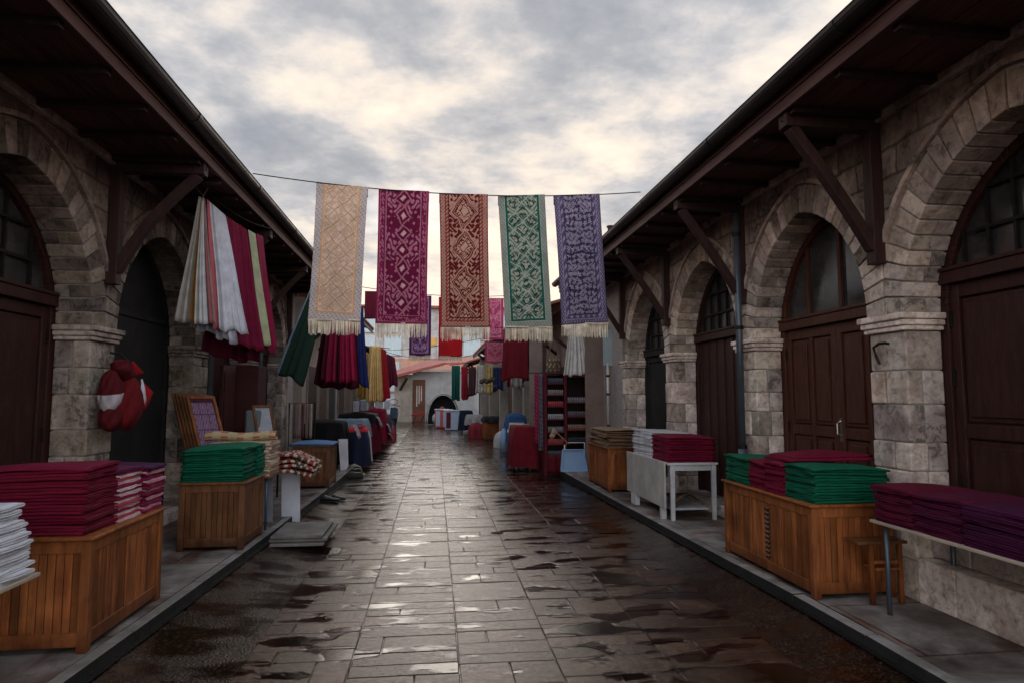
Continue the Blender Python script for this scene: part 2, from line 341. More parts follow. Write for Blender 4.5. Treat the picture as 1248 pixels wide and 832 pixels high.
# ------------------------------------------------------------------ stone arcades
SPR, RISE, TOPZ = 2.2, 1.13, 3.78
def archpt(a, h, off, t):         # t 0..1 springing->apex, right half, (dy,dz)
    c = (h * h - a * a) / (2 * a); Rr = a + c + off; am = math.acos(c / Rr); return (Rr * math.cos(am * t) - c, Rr * math.sin(am * t))
def arcade(side, W, piers, y_near, y_far, eave, name, label, doors, depth=.30, sm=None, wm=None):
    root = thing(name, label, 'building', (side * W, piers[1][0], 0))
    X = lambda d: side * (W + d)                # d > 0 goes into the wall
    def bx(g, d0, d1, y0, y1, z0, z1): g.box(min(X(d0), X(d1)), max(X(d0), X(d1)), y0, y1, z0, z1)
    # piers of single ashlar blocks
    for (y0, y1) in piers:
        g = MB(); z = .12
        while z < 2.05:
            h = rnd.uniform(.2, .33); h = h if z + h < 1.98 else 2.07 - z
            cuts = [y0, y1] if rnd.random() < .62 else [y0, lerp(y0, y1, rnd.uniform(.35, .65)), y1]
            for a, b in zip(cuts, cuts[1:]):
                t = rnd.uniform(.58, 1.22); g.col = (t * rnd.uniform(.98, 1.06), t, t * rnd.uniform(.90, 1.0)); j = rnd.uniform(-.008, .006)
                dd = depth if len(cuts) == 2 and rnd.random() < .4 else depth * rnd.uniform(.4, .6)
                bx(g, j, dd - .004, a + .003, b - .003, z + .003, z + h - .003)
                if dd < depth:
                    t = rnd.uniform(.75, 1.2); g.col = (t, t, t); bx(g, dd + .002, depth, a + .004, b - .004, z + .003, z + h - .003)
            z += h
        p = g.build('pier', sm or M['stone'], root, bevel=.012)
        g = MB(); bx(g, .014, depth - .02, y0 + .014, y1 - .014, .12, 2.06); g.build('mortar_core', M['mortar'], p)
        g = MB(); g.col = (1.15, 1.1, 1.05)
        bx(g, -.028, depth, y0 - .025, y1 + .025, 2.07, 2.105); bx(g, -.045, depth + .001, y0 - .04, y1 + .04, 2.107, 2.15); bx(g, -.065, depth, y0 - .055, y1 + .055, 2.152, 2.2)
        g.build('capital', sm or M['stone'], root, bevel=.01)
    # arches
    for i, (pa, pb) in enumerate(zip(piers, piers[1:])):
        ya, yb = pa[1], pb[0]; yc = (ya + yb) / 2; a = (yb - ya) / 2; L = yc - (pa[0] + pa[1]) / 2; Rt = (pb[0] + pb[1]) / 2 - yc
        g = MB(); n = 14; ro = .245
        for sgn in (-1, 1):
            lim = (Rt if sgn > 0 else L) - .004
            for k in range(n):
                t0, t1 = k / n, (k + 1) / n; e = .004
                ro_k = ro + rnd.uniform(-.015, .02)
                pts = [archpt(a, RISE, 0, t0 + e), archpt(a, RISE, ro_k, t0 + e), archpt(a, RISE, ro_k, t1 - e), archpt(a, RISE, 0, t1 - e)]
                pts = [(yc + sgn * min(q[0], lim), SPR + q[1]) for q in pts]
                t = rnd.uniform(.55, 1.2); g.col = (t * rnd.uniform(1, 1.05), t, t * rnd.uniform(.88, .98)); j = rnd.uniform(-.012, -.002)
                d1 = depth * rnd.choice([1, .5, .6])
                g.hexa([(X(j), *pts[0]), (X(j), *pts[1]), (X(j), *pts[2]), (X(j), *pts[3]), (X(d1), *pts[0]), (X(d1), *pts[1]), (X(d1), *pts[2]), (X(d1), *pts[3])])
                if d1 < depth:
                    t = rnd.uniform(.7, 1.1); g.col = (t, t, t)
                    g.hexa([(X(d1 + .004), *pts[0]), (X(d1 + .004), *pts[1]), (X(d1 + .004), *pts[2]), (X(d1 + .004), *pts[3]), (X(depth), *pts[0]), (X(depth), *pts[1]), (X(depth), *pts[2]), (X(depth), *pts[3])])
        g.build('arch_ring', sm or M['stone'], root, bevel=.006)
        # mortar behind, hood mould over the ring
        g = MB(); m_ = 40
        for sgn in (-1, 1):
            lim = (Rt if sgn > 0 else L) - .002
            for k in range(m_):
                t0, t1 = k / m_, (k + 1) / m_
                q = [archpt(a, RISE, .012, t0), archpt(a, RISE, ro + .02, t0), archpt(a, RISE, ro + .02, t1), archpt(a, RISE, .012, t1)]
                q = [(yc + sgn * min(c[0], lim), SPR + c[1]) for c in q]
                g.hexa([(X(.015), *c) for c in q] + [(X(depth - .015), *c) for c in q])
        g.build('arch_mortar', M['mortar'], root)
        g = MB(); g.col = (.95, .9, .86)
        for sgn in (-1, 1):
            lim = (Rt if sgn > 0 else L) - .003
            for k in range(m_):
                t0, t1 = k / m_, (k + 1) / m_
                q = [archpt(a, RISE, ro + .022, t0), archpt(a, RISE, ro + .062, t0), archpt(a, RISE, ro + .062, t1), archpt(a, RISE, ro + .022, t1)]
                if q[0][0] > lim - .03: continue
                q = [(yc + sgn * min(c[0], lim), SPR + c[1]) for c in q]
                g.hexa([(X(-.03), *c) for c in q] + [(X(.02), *c) for c in q])
        g.build('hood_mould', sm or M['stone'], root)
        # wall above the ring
        g = MB(); ns = 48; y0w, y1w = yc - L, yc + Rt
        def zext(yy):
            off = abs(yy - yc); lo = 0
            e0 = archpt(a, RISE, ro + .04, 0)[0]
            if off >= e0: return SPR
            l, r = 0.0, 1.0
            for _ in range(22):
                mm = (l + r) / 2
                if archpt(a, RISE, ro + .04, mm)[0] > off: l = mm
                else: r = mm
            return SPR + archpt(a, RISE, ro + .04, l)[1]
        for k in range(ns):
            u0, u1 = lerp(y0w, y1w, k / ns), lerp(y0w, y1w, (k + 1) / ns)
            g.add([(X(0), u0, zext(u0)), (X(0), u1, zext(u1)), (X(0), u1, TOPZ), (X(0), u0, TOPZ)], [(0, 1, 2, 3)])
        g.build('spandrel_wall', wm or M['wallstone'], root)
        # timber front inside the arch
        dk = doors[i] if i < len(doors) else 'plain'
        make_front(root, X, bx, ya, yb, yc, a, depth, dk)
    # ends of the wall, body of the building behind
    g = MB(); bx(g, depth + .12, depth + 3.2, y_near, y_far, -.02, TOPZ + .1)
    bx(g, .01, depth + .115, piers[-1][1] + .005, y_far, -.02, TOPZ - .01); g.build('rear_wall', M['mortar'], root)
    # eave: soffit boards, rafters, fascia, gutter, tiled roof
    E = eave                                    # overhang
    g = MB(); nb = 7
    for k in range(nb):
        g.col = (rnd.uniform(.7, 1.3),) * 3; d0 = lerp(.4, -E, k / nb); d1 = lerp(.4, -E, (k + 1) / nb) + .006; bx(g, d0, d1, y_near, y_far, TOPZ + .001 + .003 * (k % 2), TOPZ + .03)
    g.build('soffit', M['eave'], root)
    yy = y_near + .3
    while yy < y_far:
        g = MB(); bx(g, -E + .02, -.055, yy, yy + .055, TOPZ - .05, TOPZ); g.col = (rnd.uniform(.8, 1.2),) * 3; g.build('rafter', M['timber'], root); yy += .56
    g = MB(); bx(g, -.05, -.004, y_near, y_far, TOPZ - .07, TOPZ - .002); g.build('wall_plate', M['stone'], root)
    g = MB(); bx(g, -E - .03, -E, y_near, y_far, TOPZ - .02, TOPZ + .15); bx(g, -E - .045, -E - .031, y_near, y_far, TOPZ + .07, TOPZ + .17)
    g.build('fascia', M['fascia'], root, bevel=.004)
    g = MB(); r = .07; xc = -E - .045 - r; zc = TOPZ + .17; npt = 9
    prof = [(xc + r * math.cos(math.pi + math.pi * k / npt), zc + r * math.sin(math.pi + math.pi * k / npt)) for k in range(npt + 1)]
    prof = [(xc - r - .008, zc + .004)] + prof + [(p[0] * 1, p[1]) for p in [(xc + r, zc)]]
    prof2 = prof + [(p[0] + (xc - p[0]) * .08, p[1] + .006) for p in reversed(prof)]
    g.prism([(X(p[0]), p[1]) for p in prof2], 'y', y_near, y_far)
    yy = y_near + 1.3
    while yy < y_far:      # joints and clips
        prof3 = [(xc + (r + .006) * math.cos(math.pi + math.pi * k / npt), zc + (r + .006) * math.sin(math.pi + math.pi * k / npt)) for k in range(npt + 1)]
        g.prism([(X(p[0]), p[1]) for p in prof3], 'y', yy, yy + .05); yy += 1.9
    g.build('gutter', M['gutter'], root)
    g = MB(); nv = int((y_far - y_near) / .032)
    def rf(u, v):
        yy = lerp(y_near, y_far, v); ph = yy / .2 * 2 * math.pi; d = lerp(-E - .03, 3.2, u)
        return (X(d), yy, TOPZ + .195 + (d + E) * .36 + .028 * math.sin(ph) - .02 * ((u * 9) % 1))
    g.grid(rf, 27, nv); g.build('roof', M['tile'], root, solid=.016, smooth=False)
    g = MB(); yy = y_near + .1
    while yy < y_far:   # lumpy tile ends over the gutter
        t = rnd.uniform(.7, 1.3); g.col = (t, t * .95, t * .9); zz = TOPZ + .185 + rnd.uniform(-.01, .012)
        pts = [(yy + .085 * math.cos(math.pi * k / 6), .055 * math.sin(math.pi * k / 6)) for k in range(7)] + [(yy + .065 * math.cos(math.pi * k / 6), .035 * math.sin(math.pi * k / 6)) for k in range(6, -1, -1)]
        n = len(pts); d0, d1 = -E - .03 - rnd.uniform(0, .03), -E + .22
        g.add([(X(d0), p[0], zz + p[1]) for p in pts] + [(X(d1), p[0], zz + p[1] + .135) for p in pts], [tuple(range(n)), tuple(range(n, 2 * n))] + [(k, (k + 1) % n, n + (k + 1) % n, n + k) for k in range(n)])
        yy += .2
    g.build('ridge_tiles', M['tile'], root)
    # brackets
    for (y0, y1) in piers:
        if side < 0 and y1 < 5: continue
        yc = (y0 + y1) / 2; g = MB()
        bx(g, -.10, -.002, yc - .05, yc + .05, 2.6, 3.66); bx(g, -E + .0, .02, yc - .055, yc + .055, 3.655, TOPZ - .001 + .0)
        pts = []
        for k in range(9):
            t = k / 8; d = lerp(-.08, -E + .07, t); z = lerp(2.72, 3.65, t) ; bow = math.sin(math.pi * t) * (.05 if side > 0 else .09)
            pts.append(Vector((X(d + bow * .7), yc, z + (-bow * .4 if side > 0 else bow * .2))))
        for p, q in zip(pts, pts[1:]): g.beam(p, q + (q - p) * .06, .08, .085, up=(0, 1, 0))
        bk = g.build('bracket', M['timber'], root, bevel=.006)
        g = MB(); g.blob((X(-E + .02), yc, 3.72), (.03, .03, .03)); g.build('bolt', M['iron'], bk, smooth=True)
    return root

def make_front(root, X, bx, ya, yb, yc, a, depth, kind):
    mats = {'big': 'door', 'warm': 'doorwarm', 'plank': 'door', 'dark': 'doordark', 'board': 'doordark', 'plain': 'door'}
    lint = {'big': 2.45, 'warm': 2.32, 'plank': 2.38, 'dark': 2.3, 'board': 2.5, 'plain': 2.4}[kind]
    m = M[mats[kind]]; z0 = .72 if kind == 'big' else .26
    # opening reveal backing (arched timber frame)
    g = MB(); n = 28
    for sgn in (-1, 1):
        for k in range(n):
            t0, t1 = k / n, (k + 1) / n
            q = [archpt(a, RISE, .03, t0), archpt(a, RISE, -.055, t0), archpt(a, RISE, -.055, t1), archpt(a, RISE, .03, t1)]
            q = [(yc + sgn * max(c[0], 0), SPR + c[1]) for c in q]
            g.hexa([(X(depth + .004), *c) for c in q] + [(X(depth + .07), *c) for c in q])
    bx(g, depth + .004, depth + .07, ya - .03, ya + .055, .12, SPR); bx(g, depth + .004, depth + .07, yb - .055, yb + .03, .12, SPR)
    if kind != 'board': bx(g, depth - .03, depth + .08, ya + .001, yb - .001, lint - .045, lint + .045); bx(g, depth - .045, depth + .08, ya + .001, yb - .001, lint + .047, lint + .075)
    fr = g.build('door_frame', m, root, bevel=.005)
    # fanlight
    g = MB(); cx = depth + .05; poly = []
    for k in range(25): q = archpt(a, RISE, -.03, k / 24); poly.append((yc + q[0], SPR + q[1]))
    for k in range(23, -1, -1): q = archpt(a, RISE, -.03, k / 24); poly.append((yc - q[0], SPR + q[1]))
    poly = [(ya + .03, lint)] + [p for p in reversed(poly) if p[1] > lint] + [(yb - .03, lint)]
    g.prism(poly, 'x', X(cx), X(cx + .008)); gl = g.build('fanlight', M['glass'] if kind != 'board' else M['doordark'], root)
    def ztop(yy):
        l, r = 0.0, 1.0; off = abs(yy - yc)
        for _ in range(20):
            mm = (l + r) / 2
            if archpt(a, RISE, -.03, mm)[0] > off: l = mm
            else: r = mm
        return SPR + archpt(a, RISE, -.03, l)[1]
    g = MB()
    if kind in ('big', 'plank', 'dark', 'plain'):
        nb = {'big': 9, 'plank': 8, 'dark': 6, 'plain': 6}[kind]
        for k in range(1, nb):
            yy = lerp(ya, yb, k / nb); zt = ztop(yy); w = .03 if k == nb // 2 + (1 if kind == 'big' else 0) and kind == 'big' else .011
            if zt > lint + .1: bx(g, cx - .03, cx - .006, yy - w, yy + w, lint + .04, zt)
        for zz in (lint + .3, lint + .58):
            off = a * .92 if zz < SPR + .3 else a * .72
            bx(g, cx - .036, cx - .031, yc - off, yc + off, zz - .012, zz + .012)
        g.build('window_bars', M['iron'], gl)
    elif kind == 'warm':
        for yy, w in ((yc - .1, .022), (yc + .42, .016)):
            g = MB(); bx(g, cx - .03, cx - .004, yy - w, yy + w, lint + .04, ztop(yy)); g.build('glazing_bar', m, gl)
    # leaves
    def panel(g, y0, y1, z0, z1, dd):
        bx(g, dd, dd + .02, y0, y1, z0, z1)
        bx(g, dd - .016, dd - .001, y0 + .035, y1 - .035, z0 + .035, z1 - .035)
    D = depth + .03; top = lint - .05
    yl, yr = ya + .057, yb - .057
    if kind == 'board':
        g = MB(); bx(g, D, D + .03, ya + .056, yb - .056, .12, lint - .002); bx(g, D - .02, D - .002, ya + .056, yb - .056, lint - .06, lint); g.build('door', m, root, bevel=.003)
    elif kind == 'plank':
        g = MB(); k = 0; yy = yl
        while yy < yr - .01:
            w = .15 if k % 2 else .1; e = min(yy + w, yr); bx(g, D + (.012 if k % 2 else 0), D + .04, yy + .002, e - .002, z0, top); yy = e; k += 1
        g.build('door', m, root, bevel=.004)
    else:
        nl = {'big': 2, 'warm': 2, 'dark': 1, 'plain': 2}[kind]
        for li in range(nl):
            u0, u1 = lerp(yl, yr, li / nl) + .003, lerp(yl, yr, (li + 1) / nl) - .003; g = MB()
            nc = 2 if kind == 'warm' else 1; st = .075; 
            rows = [z0, z0 + .62, top] if kind != 'warm' else [z0, z0 + .42, z0 + .98, top]
            bx(g, D + .03, D + .045, u0, u1, z0, top)
            bx(g, D - .006, D + .028, u0, u0 + st, z0, top); bx(g, D - .006, D + .028, u1 - st, u1, z0, top)
            for zz in rows: 
                za = min(max(zz - .05, z0), top - .1); bx(g, D - .004, D + .028, u0 + st + .001, u1 - st - .001, za, za + .1)
            for c in range(nc):
                c0 = lerp(u0 + st, u1 - st, c / nc) + .012; c1 = lerp(u0 + st, u1 - st, (c + 1) / nc) - .012
                if c > 0: bx(g, D - .005, D + .028, c0 - .05, c0 - .002, z0 + .1, top - .1); c0 += .012
                if nc == 2 and c == 0: c1 -= .04
                for r0, r1 in zip(rows, rows[1:]): panel(g, c0, c1, r0 + .065 + (.05 if r0 == z0 else 0), r1 - .065 - (.05 if r1 == top else 0), D + .012)
            d = g.build('door', m, root, bevel=.006)
            if li == 0 and kind in ('warm', 'big'):
                h = MB(); hz = z0 + 1.0; hy = u1 - .035
                h.tube([(X(D - .012), hy, hz + .09), (X(D - .05), hy, hz + .07), (X(D - .05), hy, hz - .03), (X(D - .012), hy, hz - .05)], .009, 6); h.box(min(X(D - .012), X(D - .005)), max(X(D - .012), X(D - .005)), hy - .018, hy + .018, hz - .1, hz + .12)
                h.build('handle', M['brass'], d, smooth=False)
    if kind in ('warm', 'big', 'plain'):
        for yy in (yl + .012, yr - .012):
            for zz in (z0 + .25, z0 + 1.0, top - .25): g = MB(); bx(g, D - .018, D - .007, yy - .012, yy + .012, zz - .06, zz + .06); g.build('hinge', M['iron'], root)
    # threshold
    g = MB()
    if kind == 'big':
        yy = ya + .004
        while yy < yb - .05:
            w = min(rnd.uniform(.4, .6), yb - .004 - yy); t = rnd.uniform(.9, 1.25); g.col = (t, t, t * .98)
            bx(g, -.005, depth + .1, yy + .003, yy + w - .003, .12, .43); t = rnd.uniform(.5, .7); g.col = (t, t, t); bx(g, .12, depth + .1, yy + .004, yy + w - .004, .435, .72); yy += w
    else: bx(g, .01, depth + .1, ya + .004, yb - .004, .12, .255)
    g.build('threshold', M['stone'], root, bevel=.012)

PR = [(-.19, .19), (2.04, 2.44), (4.33, 4.73), (6.56, 6.96), (8.87, 9.31), (11.12, 11.56)]
PL_ = [(1.1, 1.55), (3.52, 3.98), (6.0, 6.44), (8.43, 8.93), (10.85, 11.3), (13.2, 13.65)]
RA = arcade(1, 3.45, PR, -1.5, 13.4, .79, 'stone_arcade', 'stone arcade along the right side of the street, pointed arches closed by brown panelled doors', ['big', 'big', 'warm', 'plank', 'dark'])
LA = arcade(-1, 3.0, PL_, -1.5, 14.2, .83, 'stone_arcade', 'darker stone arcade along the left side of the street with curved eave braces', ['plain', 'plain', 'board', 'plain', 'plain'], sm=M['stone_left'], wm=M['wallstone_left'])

# drainpipes on the arcades
def pipe(x, y, z0, z1, r, label, m='pipe', zb=1.03):
    t = thing('drainpipe', label, 'drainpipe', (x, y, z0)); g = MB(); g.tube([(x, y, zb), (x, y, z1)], r, 12); g.build('pipe', M[m], t, smooth=True)
    g = MB(); g.tube([(x, y, z0), (x, y, zb)], r * 1.25, 12); g.build('lower_sleeve', M[m], t, smooth=True)
    g = MB()
    for z in (zb, lerp(zb, z1, .5), z1 - .25): g = MB(); g.tube([(x, y, z - .02), (x, y, z + .02)], r * 1.4, 12); g.build('collar', M['iron'], t)
pipe(3.36, 6.74, .12, 3.64, .036, 'dark grey metal drainpipe on the pier left of the brown panelled door')
pipe(3.3, 12.0, .12, 2.2, .025, 'thin pale drainpipe beside the brown board panels', 'plastic_white', 1.0)
pipe(-2.9, 11.15, .12, 3.6, .035, 'blue grey drainpipe among the left piers behind the green hanging cloth')
pipe(-2.9, 8.75, .12, 3.6, .035, 'blue grey drainpipe behind the leaning picture frames')
t = MB(); t.tube([(3.42, 4.47, 1.98), (3.39, 4.47, 1.985), (3.385, 4.53, 1.985), (3.39, 4.60, 1.96), (3.39, 4.57, 1.88), (3.40, 4.55, 1.83)], .011, 6)
tag(t.build('iron_hook', M['iron']), 'small rusty iron hook on the right pier near the purple cloth table', 'hook')

# ------------------------------------------------------------------ colours (linear)
CR = (.140, .0030, .021); CRD = (.118, .0025, .018); MAG = (.155, .003, .027); PU = (.085, .008, .045); PUD = (.05, .006, .045); GR = (.0015, .098, .052); GRD = (.0013, .082, .044)
WH = (.56, .56, .60); RED = (.30, .008, .012); PK = (.55, .28, .33); NAVY = (.012, .018, .055); BLK = (.008, .008, .010); YEL = (.62, .43, .16); CREAM = (.52, .45, .36)

# ------------------------------------------------------------------ wooden counters
def crate(x0, x1, y0, y1, z0, h, label, m='wood', group=None, vent=None, slats_front=9, name='wooden_counter'):
    t = thing(name, label, 'counter', ((x0 + x1) / 2, (y0 + y1) / 2, z0), group); m = M[m]; z1 = z0 + h; P = .055
    g = MB()
    for (x, y) in ((x0, y0), (x1 - P, y0), (x0, y1 - P), (x1 - P, y1 - P)):
        g.col = (rnd.uniform(.85, 1.15),) * 3; g.box(x, x + P, y, y + P, z0, z1 - .022)
    for (xa, xb, ya, yb) in ((x0 + P, x1 - P, y0 + .006, y0 + .034), (x0 + P, x1 - P, y1 - .034, y1 - .006)):
        for za, zb in ((z0 + .035, z0 + .115), (z1 - .095, z1 - .022)): g.col = (rnd.uniform(.85, 1.1),) * 3; g.box(xa + .001, xb - .001, ya, yb, za, zb)
    for (xa, xb) in ((x0 + .006, x0 + .034), (x1 - .034, x1 - .006)):
        for za, zb in ((z0 + .035, z0 + .115), (z1 - .095, z1 - .022)): g.col = (rnd.uniform(.85, 1.1),) * 3; g.box(xa, xb, y0 + P + .001, y1 - P - .001, za, zb)
    nst = max(0, round((y1 - y0) / .42) - 1); stiles = [lerp(y0, y1, (k + 1) / (nst + 1)) for k in range(nst)]
    for yy in stiles:
        for (xa, xb) in ((x0 + .007, x0 + .033), (x1 - .033, x1 - .007)): g.box(xa, xb, yy - .025, yy + .025, z0 + .116, z1 - .096)
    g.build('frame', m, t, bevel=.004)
    g = MB(); n = 0
    def slats(a, b, fn, w=.047):
        k = max(2, round((b - a) / w)); ww = (b - a) / k
        for i in range(k):
            c = rnd.uniform(.62, 1.25); g.col = (c, c * rnd.uniform(.92, 1.02), c * rnd.uniform(.85, 1)); fn(a + i * ww + .002, a + (i + 1) * ww - .002, rnd.uniform(-.0015, .0015))
    slats(x0 + P, x1 - P, lambda a, b, j: g.box(a, b, y0 + .014 + j, y0 + .026, z0 + .11, z1 - .09)); g.build('end_panel', m, t, bevel=.003)
    g = MB(); slats(x0 + P, x1 - P, lambda a, b, j: g.box(a, b, y1 - .026, y1 - .014 + j, z0 + .11, z1 - .09)); g.build('end_panel', m, t, bevel=.003)
    for xx, s in ((x0, 1), (x1, -1)):
        ed = [y0 + P] + stiles + [y1 - P]
        for a, b in zip(ed, ed[1:]):
            g = MB(); slats(a, b, lambda p, q, j: g.box(min(xx + s * (.014 + j), xx + s * .026), max(xx + s * (.014 + j), xx + s * .026), p, q, z0 + .11, z1 - .09)); g.build('side_panel', m, t, bevel=.003)
    if vent:
        g = MB(); g.col = (.12, .1, .1); xx = x0 + .004
        for k in range(11): zz = lerp(z0 + .14, z1 - .15, k / 10); g.hexa([(xx, vent - .035, zz), (xx + .02, vent - .035, zz + .02), (xx + .02, vent + .035, zz + .02), (xx, vent + .035, zz), (xx, vent - .035, zz + .012), (xx + .02, vent - .035, zz + .032), (xx + .02, vent + .035, zz + .032), (xx, vent + .035, zz + .012)])
        g.build('vent_slats', m, t)
    g = MB(); g.col = (1.05, 1, .95); g.box(x0 - .018, x1 + .018, y0 - .018, y1 + .018, z1 - .02, z1); g.build('top', m, t, bevel=.006)
    g = MB(); g.box(x0 + .03, x1 - .03, y0 + .03, y1 - .03, z0 + .05, z1 - .022); g.build('inner_box', M['iron'], t)
    return t
crate(-2.95, -1.97, 4.06, 5.07, .12, .655, 'large light brown slatted wooden counter nearest on the left under crimson cloth')
crate(-2.40, -1.80, 6.5, 7.2, .12, .64, 'dark brown slatted wooden box on the left under the green folded cloth', 'wood2')
crate(-2.2, -1.64, 10.52, 11.25, .12, .665, 'wooden box on the left pavement under a blue folded sheet', 'wood2')
crate(2.74, 3.38, 4.46, 5.90, .12, .675, 'long light brown slatted wooden counter on the right with a louvred slot', vent=5.12)
crate(2.63, 3.05, 9.6, 10.85, .12, .665, 'wooden box on the right kerb under the brown paper sheets')
crate(1.72, 2.45, 22.5, 23.4, .0, .74, 'distant plain wooden box at the foot of the right side stalls')

# ------------------------------------------------------------------ folded cloth piles: every folded cloth is an object
def fold_mesh(w, d, t, col, seed, edge=None, bulge=0):
    """w along y, d along x; rounded folds, slack surface, two visible plies; base at z=0"""
    r = random.Random(seed); g = MB(); nx, ny = 16, 12
    amp = t * .16; ph = [r.uniform(0, 6.28) for _ in range(8)]
    def wob(x, y): return amp * (math.sin(x * 7 / d * .7 + ph[0]) * .5 + math.sin(y * 9 / w * .7 + ph[1]) * .5 + .35 * math.sin(x * 21 / d + y * 13 / w + ph[2]))
    prof = []                                    # closed section in (x,z), two plies with a crease
    for k in range(nx + 1): prof.append((-1 + 2 * k / nx, 0))
    def side(s):
        q = []
        for a in np.linspace(-math.pi / 2, math.pi / 2, 6)[1:-1]: q.append((s * (.985 + .022 * math.cos(a)), .25 + .25 * math.sin(a)))
        q.append((s * .965, .5))
        for a in np.linspace(-math.pi / 2, math.pi / 2, 6)[1:-1]: q.append((s * (.985 + .022 * math.cos(a)), .75 + .25 * math.sin(a)))
        return q
    prof += side(1) + [(1 - 2 * k / nx, 1) for k in range(nx + 1)] + list(reversed(side(-1)))
    n = len(prof); vs = []; cols = []
    ec = edge or tuple(c * 1.05 for c in col)
    rows = [(-1.0, .2), (-.993, .62), (-.972, .9), (-.94, 1.0)] + [(-1 + 2 * k / ny, 1) for k in range(1, ny)] + [(.94, 1), (.972, .9), (.993, .62), (1.0, .2)]
    for (yv, sq) in rows:
        for i, (px, pz) in enumerate(prof):
            x = px * d / 2 * (1 + .006 * math.sin(yv * 5 + ph[3])) + .004 * math.sin(yv * 3.1 + ph[4]); y = yv * w / 2 + .003 * math.sin(px * 6 + ph[5])
            z = (.5 + (pz - .5) * sq) * t
            dr = -t * .35 * (abs(px) ** 6) * .5
            vs.append((x * (1 + r.gauss(0, .0012)), y, z + wob(x, y) + dr + bulge * ((1 - px * px) * (1 - yv * yv) * 1.1 + .35 * math.sin(px * 2.3 + ph[6]) * math.sin(yv * 1.9 + ph[7])) - bulge * .5 * (abs(px) ** 5 + abs(yv) ** 5) * .4))
    fs = []
    for j in range(len(rows) - 1):
        for i in range(n):
            fs.append((j * n + i, j * n + (i + 1) % n, (j + 1) * n + (i + 1) % n, (j + 1) * n + i))
            side_ = abs(prof[i][0]) > .99 or abs(prof[(i + 1) % n][0]) > .99 and prof[i][1] not in (0, 1)
            cols.append(ec if side_ else col)
    fs += [tuple(range(n)), tuple((len(rows) - 1) * n + i for i in range(n))]; cols += [ec, ec]
    g.add(vs, fs, cols); me = g.build('folded_cloth', M['cloth'], smooth=True); COL.objects.unlink(me); return me
def pile(x0, x1, y0, y1, z, n, t, cols, label, toplabel, group, lean=0, edge=None, name='folded_cloth', mat='cloth', topcol=None, jit=1.5, cat='cloth', rise=0):
    n, t = round(n * 1.22), t / 1.22; w, d = y1 - y0, x1 - x0; protos = [fold_mesh(w, d, t * 1.02, c, rnd.random(), (edge[i] if edge else None)) for i, c in enumerate(cols * (3 if len(cols) == 1 else 1))] if not (edge and len(cols) == 1) else [fold_mesh(w, d, t * 1.02, cols[0], rnd.random(), e) for e in edge]
    cx, cy = (x0 + x1) / 2, (y0 + y1) / 2; ax = 0
    for k in range(n):
        p = protos[k % len(protos)] if len(cols) > 1 or (edge and len(edge) > 1) else rnd.choice(protos)
        last = k == n - 1
        if last and topcol: p = fold_mesh(w + .022, d + .026, t * .8, topcol, rnd.random(), bulge=.02)
        o = p.copy(); COL.objects.link(o); o.name = name; o.data.materials[0] = M[mat]
        ax += rnd.gauss(0, .0015 * jit)
        f = k / max(1, n - 1)
        o.location = (cx + rnd.gauss(0, .005) * jit + lean * f, cy + rnd.gauss(0, .005) * jit, z + k * t)
        o.rotation_euler = (rnd.gauss(0, .004) * jit + ax, rise * f + rnd.gauss(0, .004) * jit, rnd.gauss(0, .014) * jit)
        tag(o, toplabel if last else label, cat, group)
zc = .777
pile(-2.80, -2.03, 4.10, 4.46, zc, 16, .0238, [CR, CRD, CR], 'folded crimson cloth in the large pile nearest on the left counter', 'topmost smooth crimson cloth of the large near left pile', 'crimson cloths piled on the near left counter', topcol=MAG, rise=-.03)
pile(-2.78, -2.02, 4.475, 4.80, zc, 14, .0245, [CR], 'folded crimson and white striped cloth in the middle pile of the near left counter', 'topmost purple cloth of the middle pile on the near left counter', 'striped edged cloths piled in the middle of the near left counter', edge=[(.62, .45, .47), (.45, .06, .10), (.66, .52, .5), (.24, .01, .05)], topcol=PU)
pile(-2.76, -2.00, 4.815, 5.10, zc, 13, .0248, [CR], 'folded cloth with crimson and pink edges in the far pile of the near left counter', 'topmost violet cloth of the far pile on the near left counter', 'pink edged cloths in the far pile of the near left counter', edge=[(.22, .01, .05), (.5, .25, .28), (.2, .01, .06)], topcol=PUD)
pile(-2.39, -1.82, 6.53, 6.94, .762, 13, .0245, [GR, GRD, GR], 'folded dark green cloth in the wide pile on the dark brown left box', 'topmost bright green cloth of the wide left pile', 'green cloths piled on the dark brown left box', topcol=GR, rise=-.03)
pile(-2.39, -1.80, 6.955, 7.2, .762, 13, .0245, [GR, GR], 'folded green cloth in the narrow pile behind the wide green one on the left', 'topmost green cloth of the narrow left pile', 'green cloths in the narrow pile behind on the left box', topcol=GR)
# white pile at the frame edge
def plain_table(x0, x1, y0, y1, zt, label, top_m, leg_m, th=.02, z0=.12, legr=.014, name='trestle_table', inset=.05, topcol=(1, 1, 1), apron=0):
    t = thing(name, label, 'table', ((x0 + x1) / 2, (y0 + y1) / 2, z0)); g = MB(); g.col = topcol; g.box(x0, x1, y0, y1, zt - th, zt); g.build('tabletop', M[top_m], t, bevel=.004)
    for x in (x0 + inset, x1 - inset):
        for y in (y0 + inset, y1 - inset): g = MB(); g.tube([(x, y, z0), (x, y, zt - th - .001)], legr, 8); g.build('leg', M[leg_m], t, smooth=True)
    if apron:
        g = MB(); i = inset
        g.box(x0 + i, x1 - i, y0 + i - .01, y0 + i + .01, zt - th - apron, zt - th - .002); g.box(x0 + i, x1 - i, y1 - i - .01, y1 - i + .01, zt - th - apron, zt - th - .002); g.build('apron', M[top_m], t)
    return t
plain_table(-2.95, -1.89, 2.5, 3.44, .742, 'pale wooden trestle table at the left edge under a white cloth pile', 'paint', 'iron', topcol=(.42, .34, .26), inset=.32)
